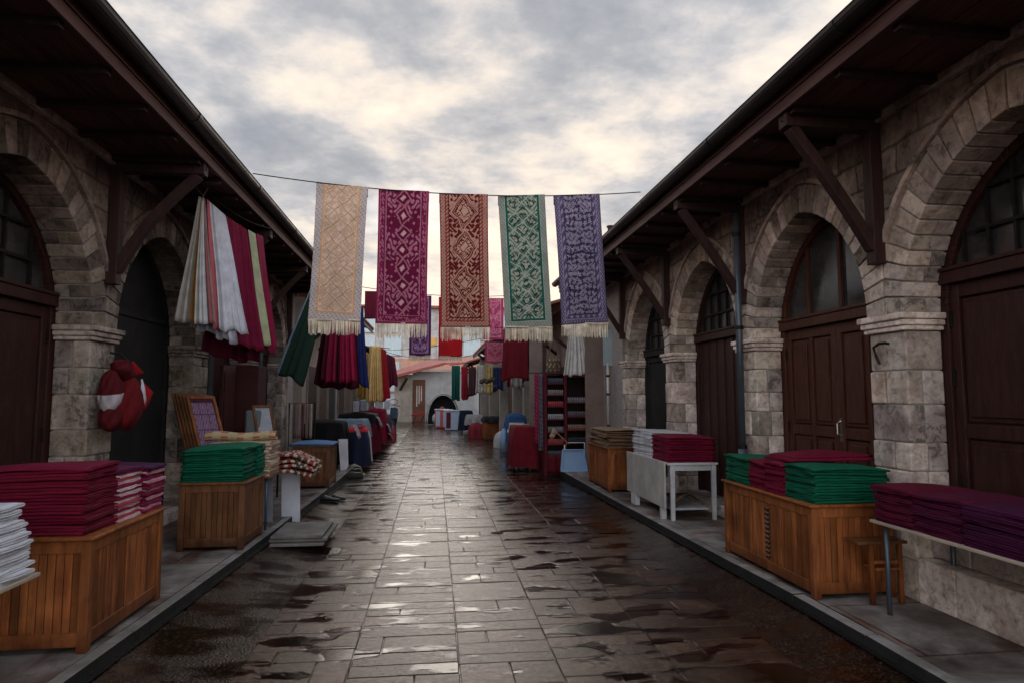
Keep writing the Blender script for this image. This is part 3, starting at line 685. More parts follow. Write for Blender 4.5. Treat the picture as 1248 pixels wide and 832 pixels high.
pile(-2.7, -1.91, 3.05, 3.41, .743, 15, .0225, [WH], 'folded white cloth in the pile at the left edge of the picture', 'topmost white cloth of the pile at the left edge', 'white cloths piled on the left edge table', jit=2, lean=-.07)
# right near table
plain_table(2.99, 3.62, 2.42, 4.18, .742, 'pale topped metal legged table at the right edge under purple cloth', 'paint', 'pipe', topcol=(.42, .34, .27), legr=.016, inset=.07)
pile(3.01, 3.64, 3.80, 4.15, .743, 9, .026, [(.085, .003, .020), (.075, .003, .018)], 'folded wine red cloth in the far pile of the right edge table', 'topmost wine red cloth on the right edge table', 'wine cloths in the far pile of the right edge table', topcol=(.10, .003, .020), rise=.06)
pile(3.01, 3.66, 3.41, 3.785, .743, 9, .026, [(.066, .003, .024), (.058, .003, .022)], 'folded plum cloth in the middle pile of the right edge table', 'topmost plum cloth on the right edge table', 'plum cloths in the middle pile of the right edge table', topcol=(.08, .003, .023), rise=.05)
pile(3.0, 3.66, 2.75, 3.395, .743, 9, .026, [(.048, .003, .028), (.042, .003, .026)], 'folded dark purple cloth in the near pile of the right edge table', 'topmost dark purple cloth on the right edge table', 'purple cloths in the near pile of the right edge table', topcol=(.055, .004, .034), rise=.03)
# long counter on the right
zr = .797
pile(2.77, 3.36, 4.47, 4.85, zr, 11, .0245, [GR, GRD, GR], 'folded green cloth in the near pile on the long right counter', 'topmost green cloth of the near pile on the long right counter', 'green cloths in the near pile on the long right counter', topcol=GR, rise=.03)
pile(2.75, 3.30, 4.865, 5.12, zr, 11, .0235, [MAG, CR], 'folded crimson cloth in the nearer of two red piles on the long right counter', 'crimson cloth topmost in the nearer red pile under the long crimson one', 'crimson cloths in the nearer red pile on the right counter', topcol=MAG, rise=.03)
pile(2.76, 3.30, 5.13, 5.42, zr, 10, .0235, [MAG, CR], 'folded red cloth in the farther of two red piles on the long right counter', 'topmost red cloth of the farther red pile on the right counter', 'red cloths in the farther red pile on the right counter', topcol=CR, rise=.02)
pile(2.76, 3.34, 5.44, 5.88, zr, 10, .0235, [GR, GRD], 'folded green cloth in the far pile on the long right counter', 'topmost green cloth curling over the far pile on the long right counter', 'green cloths in the far pile on the long right counter', topcol=GR, rise=.05)
pile(2.80, 3.52, 4.84, 5.22, 1.072, 1, .03, [MAG], 'crimson cloth', 'long crimson cloth laid across the red and green piles on the long right counter', None, topcol=MAG)
pile(2.84, 3.50, 4.86, 5.20, 1.094, 1, .03, [MAG], 'crimson cloth', 'upper crimson cloth laid crosswise on the long one over the right counter piles', None, topcol=CR)
# white table with a marbled front board
t = thing('white_table', 'white painted table with a marbled front board on the right pavement', 'table', (3.05, 8.1, .12))
g = MB(); g.box(2.74, 3.36, 7.36, 8.86, .765, .79); g.build('tabletop', M['plastic_white'], t, bevel=.004)
for x in (2.80, 3.31):
    for y in (7.39, 8.8): g = MB(); g.hexa([(x - .022, y - .02, .12), (x + .022, y - .02, .12), (x + .022, y + .02, .12), (x - .022, y + .02, .12), (x - .028, y - .022, .764), (x + .028, y - .022, .764), (x + .028, y + .022, .764), (x - .028, y + .022, .764)]); g.build('leg', M['plastic_white'], t, bevel=.004)
g = MB(); g.box(2.83, 3.28, 7.38, 7.4, .70, .763); g.box(2.83, 3.28, 8.79, 8.81, .70, .763); g.build('apron', M['plastic_white'], t)
g = MB(); g.box(2.70, 2.725, 7.40, 8.88, .26, .80); g.build('front_board', M['marble'], t, bevel=.003)
g = MB(); g.box(2.83, 3.29, 7.5, 8.7, .22, .24); g.build('shelf', M['plastic_white'], t)
g = MB(); g.box(2.70, 2.76, 7.5, 7.56, .12, .259); g.box(2.70, 2.76, 8.5, 8.7, .12, .259); g.build('foot_block', M['plastic_white'], t)
g = MB(); 
g.grid(lambda u, v: (lerp(2.9, 3.2, u), lerp(7.55, 7.95, v), .30 + .1 * math.sin(u * 3.1) * (1 - v) + .05 * v), 8, 6, lambda u, v: (.28, .17, .07) if u > .3 else (.5, .45, .4)); tag(g.build('paper_bag', M['card'], solid=.01, smooth=True), 'crumpled brown paper bag on the low shelf of the white table', 'bag')
pile(2.77, 3.30, 8.04, 8.8, .791, 13, .0245, [WH, (.5, .49, .5)], 'folded white cloth in the pile on the white right table', 'topmost white cloth on the white right table', 'white cloths on the white right table', rise=.04, jit=1.6)
pile(2.77, 3.35, 7.42, 7.98, .791, 12, .0245, [MAG, CRD, CR], 'folded maroon cloth in the pile on the white right table', 'topmost maroon cloth on the white right table', 'maroon cloths on the white right table', topcol=CR, rise=.03, jit=1.3)
pile(2.62, 3.12, 9.58, 10.8, .786, 9, .030, [CREAM], 'flat brown paper sheet in the pile on the right kerb box', 'topmost curled brown paper sheet on the right kerb box', 'brown paper sheets on the right kerb box', mat='card', jit=3, name='paper_sheet', cat='paper', edge=[(.9, .8, .7), (.6, .5, .42)], topcol=(1, .9, .8))
pile(-2.24, -1.60, 10.5, 11.2, .786, 2, .03, [(.08, .15, .28)], 'folded blue sheet on the wooden box of the left pavement', 'upper folded blue sheet on the wooden box of the left pavement', 'blue sheets on the left pavement box', topcol=(.10, .19, .34))

# small wooden stand beside the long counter
t = thing('wooden_stool', 'small rough wooden stool against the end of the long right counter', 'stool', (3.1, 4.4, .12))
g = MB(); g.col = (.8, .75, .7); g.box(2.96, 3.34, 4.27, 4.43, .545, .565); g.build('seat', M['wood2'], t, bevel=.003)
for x in (3.07, 3.29): g = MB(); g.col = (.7, .65, .6); g.box(x, x + .032, 4.3, 4.33, .12, .544); g.build('leg', M['wood'], t, bevel=.004)
g = MB(); g.box(3.104, 3.288, 4.305, 4.335, .40, .425); g.box(3.104, 3.288, 4.29, 4.42, .36, .375); g.build('shelf', M['wood'], t, bevel=.003)

# stone step stack beside the left kerb
g = MB()
for k, (a, b, c, d) in enumerate(((-1.66, -1.12, 6.92, 7.72), (-1.68, -1.10, 6.97, 7.78), (-1.66, -1.14, 6.95, 7.70))):
    g2 = MB(); t = .75; g2.col = (t, t, t); g2.box(a, b, c, d, (.045 + k * .036), (.045 + k * .036 + .031))
    tag(g2.build('paving_slab', M['kerb'], bevel=.007), ['lowest loose grey slab of the stack beside the left kerb', 'middle loose grey slab of the stack beside the left kerb', 'topmost loose grey slab of the stack beside the left kerb'][k], 'slab', 'loose slabs stacked beside the left kerb')

# ------------------------------------------------------------------ ropes and hanging rugs
def rope(pts, r, label, name='rope', n=24, sag=0):
    a, b = Vector(pts[0]), Vector(pts[1]); P = []
    for k in range(n + 1):
        t = k / n; q = a.lerp(b, t); q.z -= sag * 4 * t * (1 - t); P.append(q)
    g = MB(); g.tube(P, r, 6); return tag(g.build(name, M['iron'], smooth=True), label, 'rope')
A, B = Vector((-2.0, 7.12, 4.0)), Vector((2.49, 7.45, 4.07)); SAG = .13
def ropeat(x):
    t = (x - A.x) / (B.x - A.x); q = A.lerp(B, t); q.z -= SAG * 4 * t * (1 - t); return q
rope((A, B), .006, 'dark rope strung high across the street holding five patterned rugs', sag=SAG)
def tri(x): return abs((x % 1.0) * 2 - 1)
def arab(x, y, k1, k2, w=1.0):
    return math.sin(k1 * abs(x) + 1.7 * math.sin(k2 * y)) * math.sin(k2 * y * 1.3 + 1.9 * math.sin(k1 * abs(x) * .8))
def rug_pattern(kind, W, L):
    h = W / 2
    def mixl(a, b, t): return tuple(a[i] * (1 - t) + b[i] * t for i in range(3))
    def f(x, y):                      # x -h..h, y 0 (top) .. L (bottom), metres
        e = min(h - abs(x), L - y); x0_ = x
        if e > .1: x = x + .008 * math.sin(y * 21 + x * 9) + .005 * math.sin(y * 47 + 2); y = y + .010 * math.sin(x0_ * 26 + y * 11) + .004 * math.sin(x0_ * 70)
        ax = abs(x)
        if kind == 'tan':
            base, ln, bd, band = (.66, .46, .36), (.55, .36, .25), (.50, .42, .40), (.60, .33, .16)
            if e < .075: return mixl(bd, (.30, .24, .24), 1 if (math.sin(y * 130) * math.sin(x * 130 + y * 35) > .45) else 0)
            if e < .092: return band
            if e < .099: return (.66, .46, .30)
            cell = .155; a = (ax + y) / cell; b = (y - ax) / cell
            if tri(a) < .09 or tri(b) < .09: return (.42, .26, .16)
            if .2 < tri(a) < .27 or .2 < tri(b) < .27: return (.68, .50, .38)
            v = arab(x, y, 42, 30); p = base if v > -.12 else (.55, .36, .24)
            if abs(v) < .10: p = ln
            if tri(a) > .80 and tri(b) > .80: p = (.60, .36, .22)
            return p
        if kind == 'magenta':
            dk, lt, md = (.13, .004, .035), (.34, .11, .16), (.19, .012, .06)
            if e < .016: return (.24, .012, .07)
            if e < .024: return lt
            if e < .072: 
                v = arab(x * 1.2 + .1, y, 90, 50); return lt if v > .18 else (dk if v < -.45 else md)
            if e < .084: return dk
            if e < .092: return lt
            cell = .20; q = (y % cell) / cell - .5; dd = ax / .085 + abs(q) * 2.0
            if ax < .1:
                if abs(dd - 1.0) < .13: return lt
                if dd < .36: return (.58, .30, .34)
                if dd < .46: return (.3, .08, .11)
                if dd < .87: return (.095, .003, .022)
            v = arab(x, y, 62, 40)
            if v > .28: return (.37, .12, .18)
            return (.115, .004, .03)
        if kind == 'red':
            dk, lt = (.105, .004, .006), (.46, .25, .19)
            if e < .014: return (.26, .022, .015)
            if e < .062: return mixl((.36, .20, .16), (.22, .07, .045), 1 if math.sin(y * 150) * math.sin(x * 160) > .3 else 0)
            if e < .072: return (.26, .022, .015)
            if e < .10: return mixl((.34, .18, .14), (.18, .02, .018), 1 if tri(y * 22 + x * 22) > .6 else 0)
            if e < .112: return (.10, .004, .006)
            cell = .42; q = abs((y % cell) / cell - .5) * 2; dd = ax / .155 + q
            if abs(dd - 1.0) < .055: return lt
            if abs(dd - .82) < .03: return (.40, .20, .15)
            if dd < .30: return (.48, .27, .20)
            if dd < .38: return dk
            if dd < .60 and tri(ax * 24 + y * 24) > .55: return lt
            if dd < .72 and abs(arab(x, y, 55, 42)) > .45: return (.44, .25, .18)
            if dd > 1.08 and arab(x, y, 58, 44) > .0: return (.42, .22, .16)
            return dk
        if kind == 'green':
            dk, lt = (.005, .055, .042), (.30, .31, .24)
            if e < .068: return mixl((.27, .27, .23), (.13, .17, .145), 1 if math.sin(y * 170) * math.sin(x * 170 + y * 60) > .25 else 0)
            if e < .076: return (.36, .36, .29)
            if e < .102: return (.004, .085, .06)
            cell = .21; a = (ax + y) / cell; b = (y - ax) / cell
            if tri(a) < .11 or tri(b) < .11: return lt
            if .26 < tri(a) < .36 or .26 < tri(b) < .36: return (.16, .20, .16)
            if tri(a) > .72 and tri(b) > .72: return (.33, .31, .25) if arab(x, y, 130, 120) > -.3 else (.20, .1, .08)
            return lt if arab(x, y, 58, 46) > .2 else dk
        dk, lt = (.034, .022, .062), (.27, .225, .27)
        if e < .012: return (.085, .06, .125)
        if e < .05: return lt if math.sin(y * 120) * math.sin(x * 190) > .35 else (.085, .06, .13)
        if e < .06: return (.2, .165, .24)
        if e < .105: return (.23, .19, .26) if tri(y * 9 + .25 * math.sin(x * 90)) > .55 and e > .068 and e < .098 else (.075, .052, .115)
        if e < .115: return dk
        if abs(y - .72) < .012: return dk
        fx, fy = tri(x / .115 + .5) - .5, tri(y / .155) - .5; rr = math.hypot(fx, fy * 1.25); th = math.atan2(fy, fx)
        if rr < .10: return (.1, .06, .18)
        if rr < .34 + .12 * math.cos(5 * th): return lt
        if rr < .40 + .12 * math.cos(5 * th): return dk
        return (.2, .16, .23) if arab(x, y, 55, 50) > .1 else dk
    return f
def make_fringe(xa, xb, z, y, L, parent, col, n=64, rot=None):
    g = MB()
    for k in range(n):
        x = lerp(xa, xb, (k + .5) / n); w = (xb - xa) / n * .85; dx = rnd.gauss(0, .006); dy = rnd.gauss(0, .006); l = L * rnd.uniform(.82, 1.04); t = rnd.uniform(.65, 1.15); g.col = tuple(c * t for c in col)
        p0 = y(x) if callable(y) else y
        g.hexa([(x - w / 2, p0 - .002, z), (x + w / 2, p0 - .002, z), (x + w / 2, p0 + .002, z), (x - w / 2, p0 + .002, z),
                (x - w * .35 + dx, p0 - .004 + dy, z - l), (x + w * .35 + dx, p0 - .004 + dy, z - l), (x + w * .35 + dx, p0 + .004 + dy, z - l), (x - w * .35 + dx, p0 + .004 + dy, z - l)])
    g.col = tuple(c * .8 for c in col)
    yy = y((xa + xb) / 2) if callable(y) else y
    g.box(xa, xb, yy - .004, yy + .004, z - .004, z + .012)
    return g.build('fringe', M['fringe'], parent)
def hanging_rug(kind, xl, xr, ztop_l, ztop_r, yy, L, lean, label, wav=.012, cell=.0062, group='patterned rugs on the near rope', yaw=0):
    W = xr - xl; f = rug_pattern(kind, W, L); nu, nv = int(W / cell), int(L / cell); ph = rnd.uniform(0, 6)
    def pos(u, v):
        x = lerp(xl, xr, u); zt = lerp(ztop_l, ztop_r, u); y = v * L
        wv = wav * (v ** .7) * (math.sin(u * 5.5 + ph) + .5 * math.sin(u * 11 + v * 3 + ph)) + .02 * math.sin(v * 3.0) * math.sin(ph + u * 2)
        nar = 1 - .02 * math.sin(v * 3.14)
        return ((xl + xr) / 2 + (x - (xl + xr) / 2) * nar + lean * v, yy + (u - .5) * yaw + wv, zt + .008 - y)
    g = MB(); g.grid(pos, nu, nv, lambda u, v: f((u - .5) * W, v * L))
    me_ob = g.build('hanging_rug', M['rug'], solid=.007, smooth=True, recalc=False); tag(me_ob, label, 'rug', group)
    # hem folded over the rope at the back
    g = MB(); cb = f(0.0, .3)
    g.grid(lambda u, v: (lerp(xl, xr, u), yy + (u - .5) * yaw + .018 - .01 * v, lerp(ztop_l, ztop_r, u) + .01 - v * .12), 20, 3); 
    g.c = [tuple(c * .6 for c in f(W * .49, .3))] * len(g.c); g.build('folded_hem', M['rug'], me_ob, recalc=False)
    b0, b1 = pos(.0, 1), pos(1, 1)
    make_fringe(b0[0], b1[0], (b0[2] + b1[2]) / 2, lambda x: pos(min(1, max(0, (x - b0[0]) / (b1[0] - b0[0]))), 1)[1], .165, me_ob, (.74, .62, .47))
    return me_ob
for kind, xl, xr, lean, lab, L, yaw in (('tan', -1.33, -.77, -.055, 'tan and orange patterned rug with grey border, leftmost on the near rope', 1.53, .03), ('magenta', -.655, -.085, -.01, 'magenta rug with pink diamonds and scrolls on the near rope', 1.53, -.02),
                                    ('red', .03, .595, .03, 'dark red rug with beige crossed diamonds in the centre of the near rope', 1.555, .02), ('green', .72, 1.275, .085, 'green rug with a pale lattice and grey border on the near rope', 1.57, -.02), ('purple', 1.39, 1.96, .085, 'violet rug with pale lilac flowers, rightmost on the near rope', 1.56, .03)):
    a, b = ropeat(xl), ropeat(xr); hanging_rug(kind, xl, xr, a.z, b.z, (a.y + b.y) / 2, L, lean, lab, yaw=yaw)

# second rope further down the street
A2, B2 = (-1.72, 15.2, 4.1), (2.3, 16.2, 4.15)
rope((A2, B2), .008, 'far rope across the street holding the smaller rugs', sag=.12)
def plain_rug(x0, x1, z0, z1, y, col, col2, label, fringe=True, pat=0):
    W, L = x1 - x0, z1 - z0; ph = rnd.uniform(0, 6)
    def pos(u, v): return (lerp(x0, x1, u), y + .02 * v * math.sin(u * 7 + ph), z1 - v * L)
    def cf(u, v):
        x = (u - .5) * W; yy = v * L; e = min(W / 2 - abs(x), L - yy)
        if not pat: return col if e > .02 else tuple(c * .7 for c in col)
        if e < .06: return col
        if e < .075: return col2
        return col2 if arab(x, yy, 75, 55) > .25 or tri(yy * 5 + abs(x) * 5) < .12 else col
    g = MB(); g.grid(pos, int(W / .02), int(L / .02), cf); o = g.build('hanging_rug', M['rug'], solid=.008, smooth=True, recalc=False); tag(o, label, 'rug', 'smaller rugs on the far rope')
    if fringe: make_fringe(x0, x1, z0, y, .12, o, (.42, .34, .24), 30)
plain_rug(-1.66, -1.28, 3.36, 4.02, 15.3, (.10, .008, .02), 0, 'plain maroon cloth on the far rope behind the tan rug', False)
plain_rug(-.62, -.1, 2.52, 3.97, 15.5, (.075, .012, .06), (.26, .16, .27), 'purple patterned rug on the far rope behind the magenta rug', True, 1)
plain_rug(.08, .66, 2.52, 3.97, 15.7, (.36, .008, .012), 0, 'plain bright red rug on the far rope behind the dark red rug')
plain_rug(1.18, 1.70, 2.95, 4.0, 15.9, (.36, .04, .11), (.52, .19, .26), 'pink patterned rug on the far rope', False, 1)
plain_rug(1.32, 1.86, 2.42, 2.98, 17.0, (.40, .05, .11), (.5, .18, .24), 'lower pink rug hanging below the far rope', True, 1)
g = MB(); g.tube([(1.2, 17.0, 3.0), (2.4, 17.0, 3.02)], .012, 6); tag(g.build('pole', M['iron']), 'short dark pole holding the lower pink rug', 'pole')

# ------------------------------------------------------------------ hanging garments
def fan(name, label, cat, tA, tB, bA, bB, nf, amp, colf, group=None, nu=90, nv=24, hem=.02, topamp=.15, normal=(0, -1, 0), solid=.003, sway=0):
    tA, tB, bA, bB = map(Vector, (tA, tB, bA, bB)); nm = Vector(normal); ph = rnd.uniform(0, 6); jit = [rnd.uniform(.35, 1.5) for _ in range(nf + 2)]
    def pos(u, v):
        p = tA.lerp(tB, u).lerp(bA.lerp(bB, u), v); uu = min(.9999, max(0, u + .05 * math.sin(6.283 * 1.3 * u + ph) * math.sin(3.14159 * u))); k = uu * nf; a = amp * jit[int(k)] * (topamp + (1 - topamp) * v)
        w = math.sin(2 * math.pi * k + ph * .2); w = math.copysign(abs(w) ** .7, w)
        p = p + nm * (w * a + sway * math.sin(v * 3.1)); p.z += (hem * math.sin(2 * math.pi * k * .5 + ph) + 1.2 * hem * math.sin(5.1 * u + 2 * ph)) * v * v; p.x += .012 * math.sin(v * 4 + ph + u * 3) * v
        return p
    g = MB(); g.grid(pos, nu, nv, colf); return tag(g.build(name, M['cloth'], solid=solid, smooth=True, recalc=False), label, cat, group)
def bands(tab):
    def f(u, v):
        for lim, c in tab:
            if u < lim: return c
        return tab[-1][1]
    return f
WA = (.50, .50, .56); GY = (.33, .31, .29)
rope(((-2.46, 6.75, 3.78), (-2.12, 8.4, 3.72)), .006, 'thin cord under the left eave holding the hanging cloths', sag=.09)
g = MB(); g.tube([(-2.50, 6.82, 3.80), (-2.47, 6.84, 3.72), (-2.42, 6.86, 3.66)], .007, 5); g.tube([(-2.36, 6.84, 3.74), (-2.41, 6.86, 3.66), (-2.43, 6.88, 3.6)], .007, 5)
tag(g.build('wire_hook', M['brass']), 'bent wire hook holding the striped cloths under the left eave', 'hook')
c1 = bands([(.08, GY), (.16, (.42, .40, .36)), (.2, (.2, .18, .16)), (.34, (.40, .37, .33)), (.38, (.12, .10, .09)), (.50, (.20, .10, .02)), (.62, (.42, .41, .38)), (.80, (.52, .52, .55)), (.85, (.12, .12, .12)), (.94, (.26, .09, .09)), (1.1, (.42, .40, .40))])
fan('hanging_cloth', 'grey and mustard striped cloth gathered at a hook under the left eave', 'cloth', (-2.45, 6.84, 3.64), (-2.41, 6.90, 3.64), (-2.66, 6.92, 2.34), (-2.26, 6.88, 2.31), 7, .022, c1, topamp=.05, hem=.006)
fan('hanging_cloth', 'white cloth spreading beside the striped one under the left eave', 'cloth', (-2.40, 6.93, 3.64), (-2.30, 7.22, 3.55), (-2.30, 6.98, 2.30), (-2.02, 7.28, 2.22), 5, .022, bands([(.12, (.4, .09, .1)), (.2, WA), (.3, (.3, .3, .32)), (1.1, WA)]), topamp=.1)
fan('hanging_cloth', 'white underside cloth bunched behind the striped cloths', 'cloth', (-2.42, 6.98, 3.6), (-2.34, 7.15, 3.56), (-2.56, 7.08, 2.28), (-2.12, 7.18, 2.16), 6, .04, lambda u, v: (.36, .36, .42), topamp=.1)
fan('hanging_cloth', 'pleated crimson cloth hanging under the left eave', 'cloth', (-2.30, 7.24, 3.55), (-2.21, 7.72, 3.52), (-2.22, 7.24, 2.12), (-1.99, 7.80, 2.12), 7, .035, lambda u, v: (.14, .004, .028), topamp=.3, normal=(.9, -.4, 0))
fan('hanging_cloth', 'pale green strip of cloth between the crimson ones under the left eave', 'cloth', (-2.205, 7.74, 3.53), (-2.175, 7.94, 3.53), (-2.02, 7.80, 2.18), (-1.95, 7.90, 2.18), 1, .01, lambda u, v: (.34, .36, .22), nu=20)
fan('hanging_cloth', 'narrow crimson cloth at the far end of the left eave cord', 'cloth', (-2.17, 7.96, 3.54), (-2.14, 8.14, 3.55), (-1.97, 7.93, 2.10), (-1.91, 8.02, 2.12), 2, .012, lambda u, v: (.18, .005, .035), nu=30)
fan('hanging_cloth', 'dark crimson cloth bunched low behind the white cloths at left', 'cloth', (-2.36, 7.5, 3.5), (-2.2, 8.0, 3.5), (-2.62, 7.6, 2.05), (-2.1, 8.0, 1.98), 5, .04, lambda u, v: (.085, .004, .02))
# far left garments
fan('hanging_cloth', 'dark green cloth tied back at an angle on the left side', 'cloth', (-1.97, 10.4, 3.3), (-1.75, 10.6, 3.3), (-2.50, 10.5, 1.92), (-2.08, 10.6, 1.75), 3, .03, lambda u, v: (.012, .032, .022) if u > .08 else (.16, .22, .28))
G = 'red garments in the far left bundle'
fan('hanging_garment', 'bright crimson pleated garment in the far left bundle', 'garment', (-1.95, 12.0, 3.3), (-1.52, 12.1, 3.3), (-2.06, 12.0, 1.84), (-1.43, 12.1, 1.80), 7, .045, bands([(.15, (.06, .003, .012)), (.4, (.20, .006, .035)), (.52, (.05, .002, .01)), (1.1, (.30, .010, .05))]))
fan('hanging_garment', 'dark wine garment behind the bright crimson one', 'garment', (-2.05, 12.3, 3.3), (-1.5, 12.35, 3.3), (-2.22, 12.3, 1.76), (-1.42, 12.35, 1.68), 6, .04, lambda u, v: (.06, .003, .012))
fan('hanging_garment', 'navy blue garment at the right of the far left crimson bundle', 'garment', (-1.56, 12.7, 3.3), (-1.42, 12.8, 3.3), (-1.5, 12.7, 1.80), (-1.28, 12.8, 1.72), 3, .03, lambda u, v: (.01, .016, .09))
rope(((-2.2, 12.0, 3.32), (-1.35, 12.9, 3.32)), .008, 'dark rail holding the far left crimson and navy garments', 'rail')
fan('hanging_garment', 'straw yellow pleated garment hanging on the left side', 'garment', (-1.52, 15.2, 2.72), (-1.27, 15.3, 2.72), (-1.58, 15.2, 1.45), (-1.2, 15.3, 1.40), 6, .03, lambda u, v: (.58, .38, .15) if .15 < u < .85 else (.4, .25, .09))
fan('hanging_garment', 'mustard garment partly behind the straw yellow one', 'garment', (-1.85, 15.7, 2.6), (-1.6, 15.7, 2.6), (-1.88, 15.7, 1.52), (-1.58, 15.7, 1.5), 4, .03, lambda u, v: (.34, .2, .05))
fan('hanging_garment', 'scarlet garment beside the straw yellow one', 'garment', (-1.36, 16.0, 2.75), (-1.22, 16.3, 2.7), (-1.38, 16.0, 1.42), (-1.1, 16.3, 1.5), 3, .03, lambda u, v: (.26, .006, .012))
fan('hanging_garment', 'dark maroon garment beyond the scarlet one on the left', 'garment', (-1.3, 17.6, 2.7), (-1.1, 17.9, 2.6), (-1.3, 17.6, 1.75), (-1.0, 17.9, 1.85), 3, .03, lambda u, v: (.08, .006, .02))
rope(((-2.0, 15.2, 2.74), (-1.15, 16.6, 2.76)), .01, 'thin rail holding the yellow and scarlet garments', 'rail')
# right side hanging things
fan('hanging_cloth', 'large dark red cloth hanging beside the right stalls', 'cloth', (1.50, 13.9, 3.0), (2.02, 13.9, 3.0), (1.42, 13.9, 1.90), (2.04, 13.9, 1.94), 2, .02, lambda u, v: (.10, .003, .008))
fan('hanging_cloth', 'dark maroon cloth behind the large red one at the right stalls', 'cloth', (1.98, 14.3, 3.05), (2.2, 14.4, 3.0), (1.98, 14.3, 2.1), (2.16, 14.4, 2.2), 2, .03, lambda u, v: (.06, .004, .01))
fan('white_dress', 'pleated white dress hanging above the maroon shelf rack', 'dress', (2.66, 12.45, 2.95), (2.88, 12.45, 2.95), (2.50, 12.40, 1.99), (3.04, 12.40, 1.96), 6, .018, lambda u, v: (.55, .52, .50), topamp=.5)
rope(((1.3, 13.85, 3.04), (3.1, 12.5, 2.97)), .008, 'dark rail holding the white dress and red cloth on the right', 'rail')
fan('hanging_cloth', 'green cloth hanging far down the right side', 'cloth', (.70, 27, 2.8), (1.05, 27, 2.8), (.70, 27, 1.33), (1.05, 27, 1.33), 5, .03, lambda u, v: (.006, .06, .05))
fan('hanging_cloth', 'red cloth hanging beside the far green one', 'cloth', (1.10, 27, 2.75), (1.38, 27, 2.75), (1.12, 27, 1.38), (1.40, 27, 1.38), 4, .03, lambda u, v: (.2, .008, .02))
rope(((.6, 27, 2.81), (1.9, 26.6, 2.95)), .012, 'rail holding the far green and red cloths', 'rail')
# scarves by the rack
for i, (x, c, z0, lab) in enumerate(((2.02, (.30, .03, .08), .62, 'long pink scarf hanging left of the maroon rack'), (2.10, (.13, .12, .15), .5, 'grey patterned scarf hanging left of the maroon rack'), (2.17, (.35, .32, .33), .48, 'black and white dotted scarf hanging beside the rack'))):
    fan('hanging_scarf', lab, 'scarf', (x - .03, 12.75 + i * .03, 2.02), (x + .05, 12.75 + i * .03, 2.02), (x - .03, 12.7 + i * .03, z0), (x + .045, 12.7, z0), 2, .012, (lambda c: lambda u, v: c if math.sin(v * 110 + u * 9) * math.sin(u * 14) > -.2 else tuple(q * .25 for q in c))(c), nu=14, nv=60)
rope(((1.9, 12.82, 2.03), (2.25, 12.82, 2.03)), .01, 'short peg rail holding the scarves', 'rail')
# red and white cloth bag on the left pier
t = thing('cloth_bag', 'plump dark red and white cloth bag hanging on the near left pier', 'bag', (-2.92, 6.35, 1.6))
def bagbody(c, r, colf, nm, rot=0):
    g = MB(); vs = []; nu, nv = 28, 20; ca, sa = math.cos(rot), math.sin(rot)
    def p(u, v):
        th = math.pi * v; ph = 2 * math.pi * u; k = 1 + .14 * (abs(math.sin(3 * ph + 5 * v)) - .6) + .06 * math.sin(13 * v + 3 * ph) + .03 * math.sin(9 * ph - 17 * v)
        x = r[0] * k * math.sin(th) * math.cos(ph); y = r[1] * k * math.sin(th) * math.sin(ph) * (1 - .35 * math.cos(th)); z = r[2] * math.cos(th)
        return (c[0] + x, c[1] + y * ca - z * sa, c[2] + y * sa + z * ca)
    nu, nv = 64, 44; g.grid(p, nu, nv, colf); g.build(nm, M['cloth'], t, smooth=True, recalc=False)
DR = (.075, .004, .007)
bagbody((-2.86, 6.10, 1.62), (.09, .13, .20), lambda u, v: (.40, .36, .38) if .52 < v < .82 else DR, 'side_pouch', .12)
bagbody((-2.86, 6.14, 1.42), (.09, .15, .15), lambda u, v: DR, 'lower_pouch', .1)
bagbody((-2.80, 6.28, 1.52), (.12, .155, .25), lambda u, v: (.11, .004, .007), 'body', -.08)
bagbody((-2.82, 6.44, 1.50), (.08, .095, .20), lambda u, v: (.30, .006, .008) if .25 < v < .5 else (.46, .46, .50), 'side_pouch', -.35)
bagbody((-2.82, 6.22, 1.82), (.075, .17, .085), lambda u, v: (.46, .45, .50) if .12 < u < .40 and .25 < v < .8 else DR, 'neck', -.45)
for nm_, tri_, c_ in (('flap', [(-2.74, 6.38, 1.72), (-2.70, 6.56, 1.62), (-2.74, 6.48, 1.44)], (.34, .006, .010)), ('flap', [(-2.73, 6.38, 1.74), (-2.72, 6.47, 1.56), (-2.74, 6.38, 1.38)], (.50, .49, .54)), ('flap', [(-2.78, 6.28, 1.90), (-2.74, 6.44, 1.80), (-2.78, 6.32, 1.76)], (.26, .006, .010))):
    g = MB(); g.grid(lambda u, v: tuple(Vector(tri_[0]).lerp(Vector(tri_[1]).lerp(Vector(tri_[2]), u), v) + Vector((.02 * math.sin(u * 3.1) * math.sin(v * 3), 0, 0))), 8, 8, lambda u, v: c_); g.build(nm_, M['cloth'], t, solid=.02, smooth=True)
g = MB(); g.tube([(-2.98, 6.3, 1.98), (-2.9, 6.32, 1.97), (-2.84, 6.36, 1.90)], .012, 6); g.build('strap', M['iron'], t)

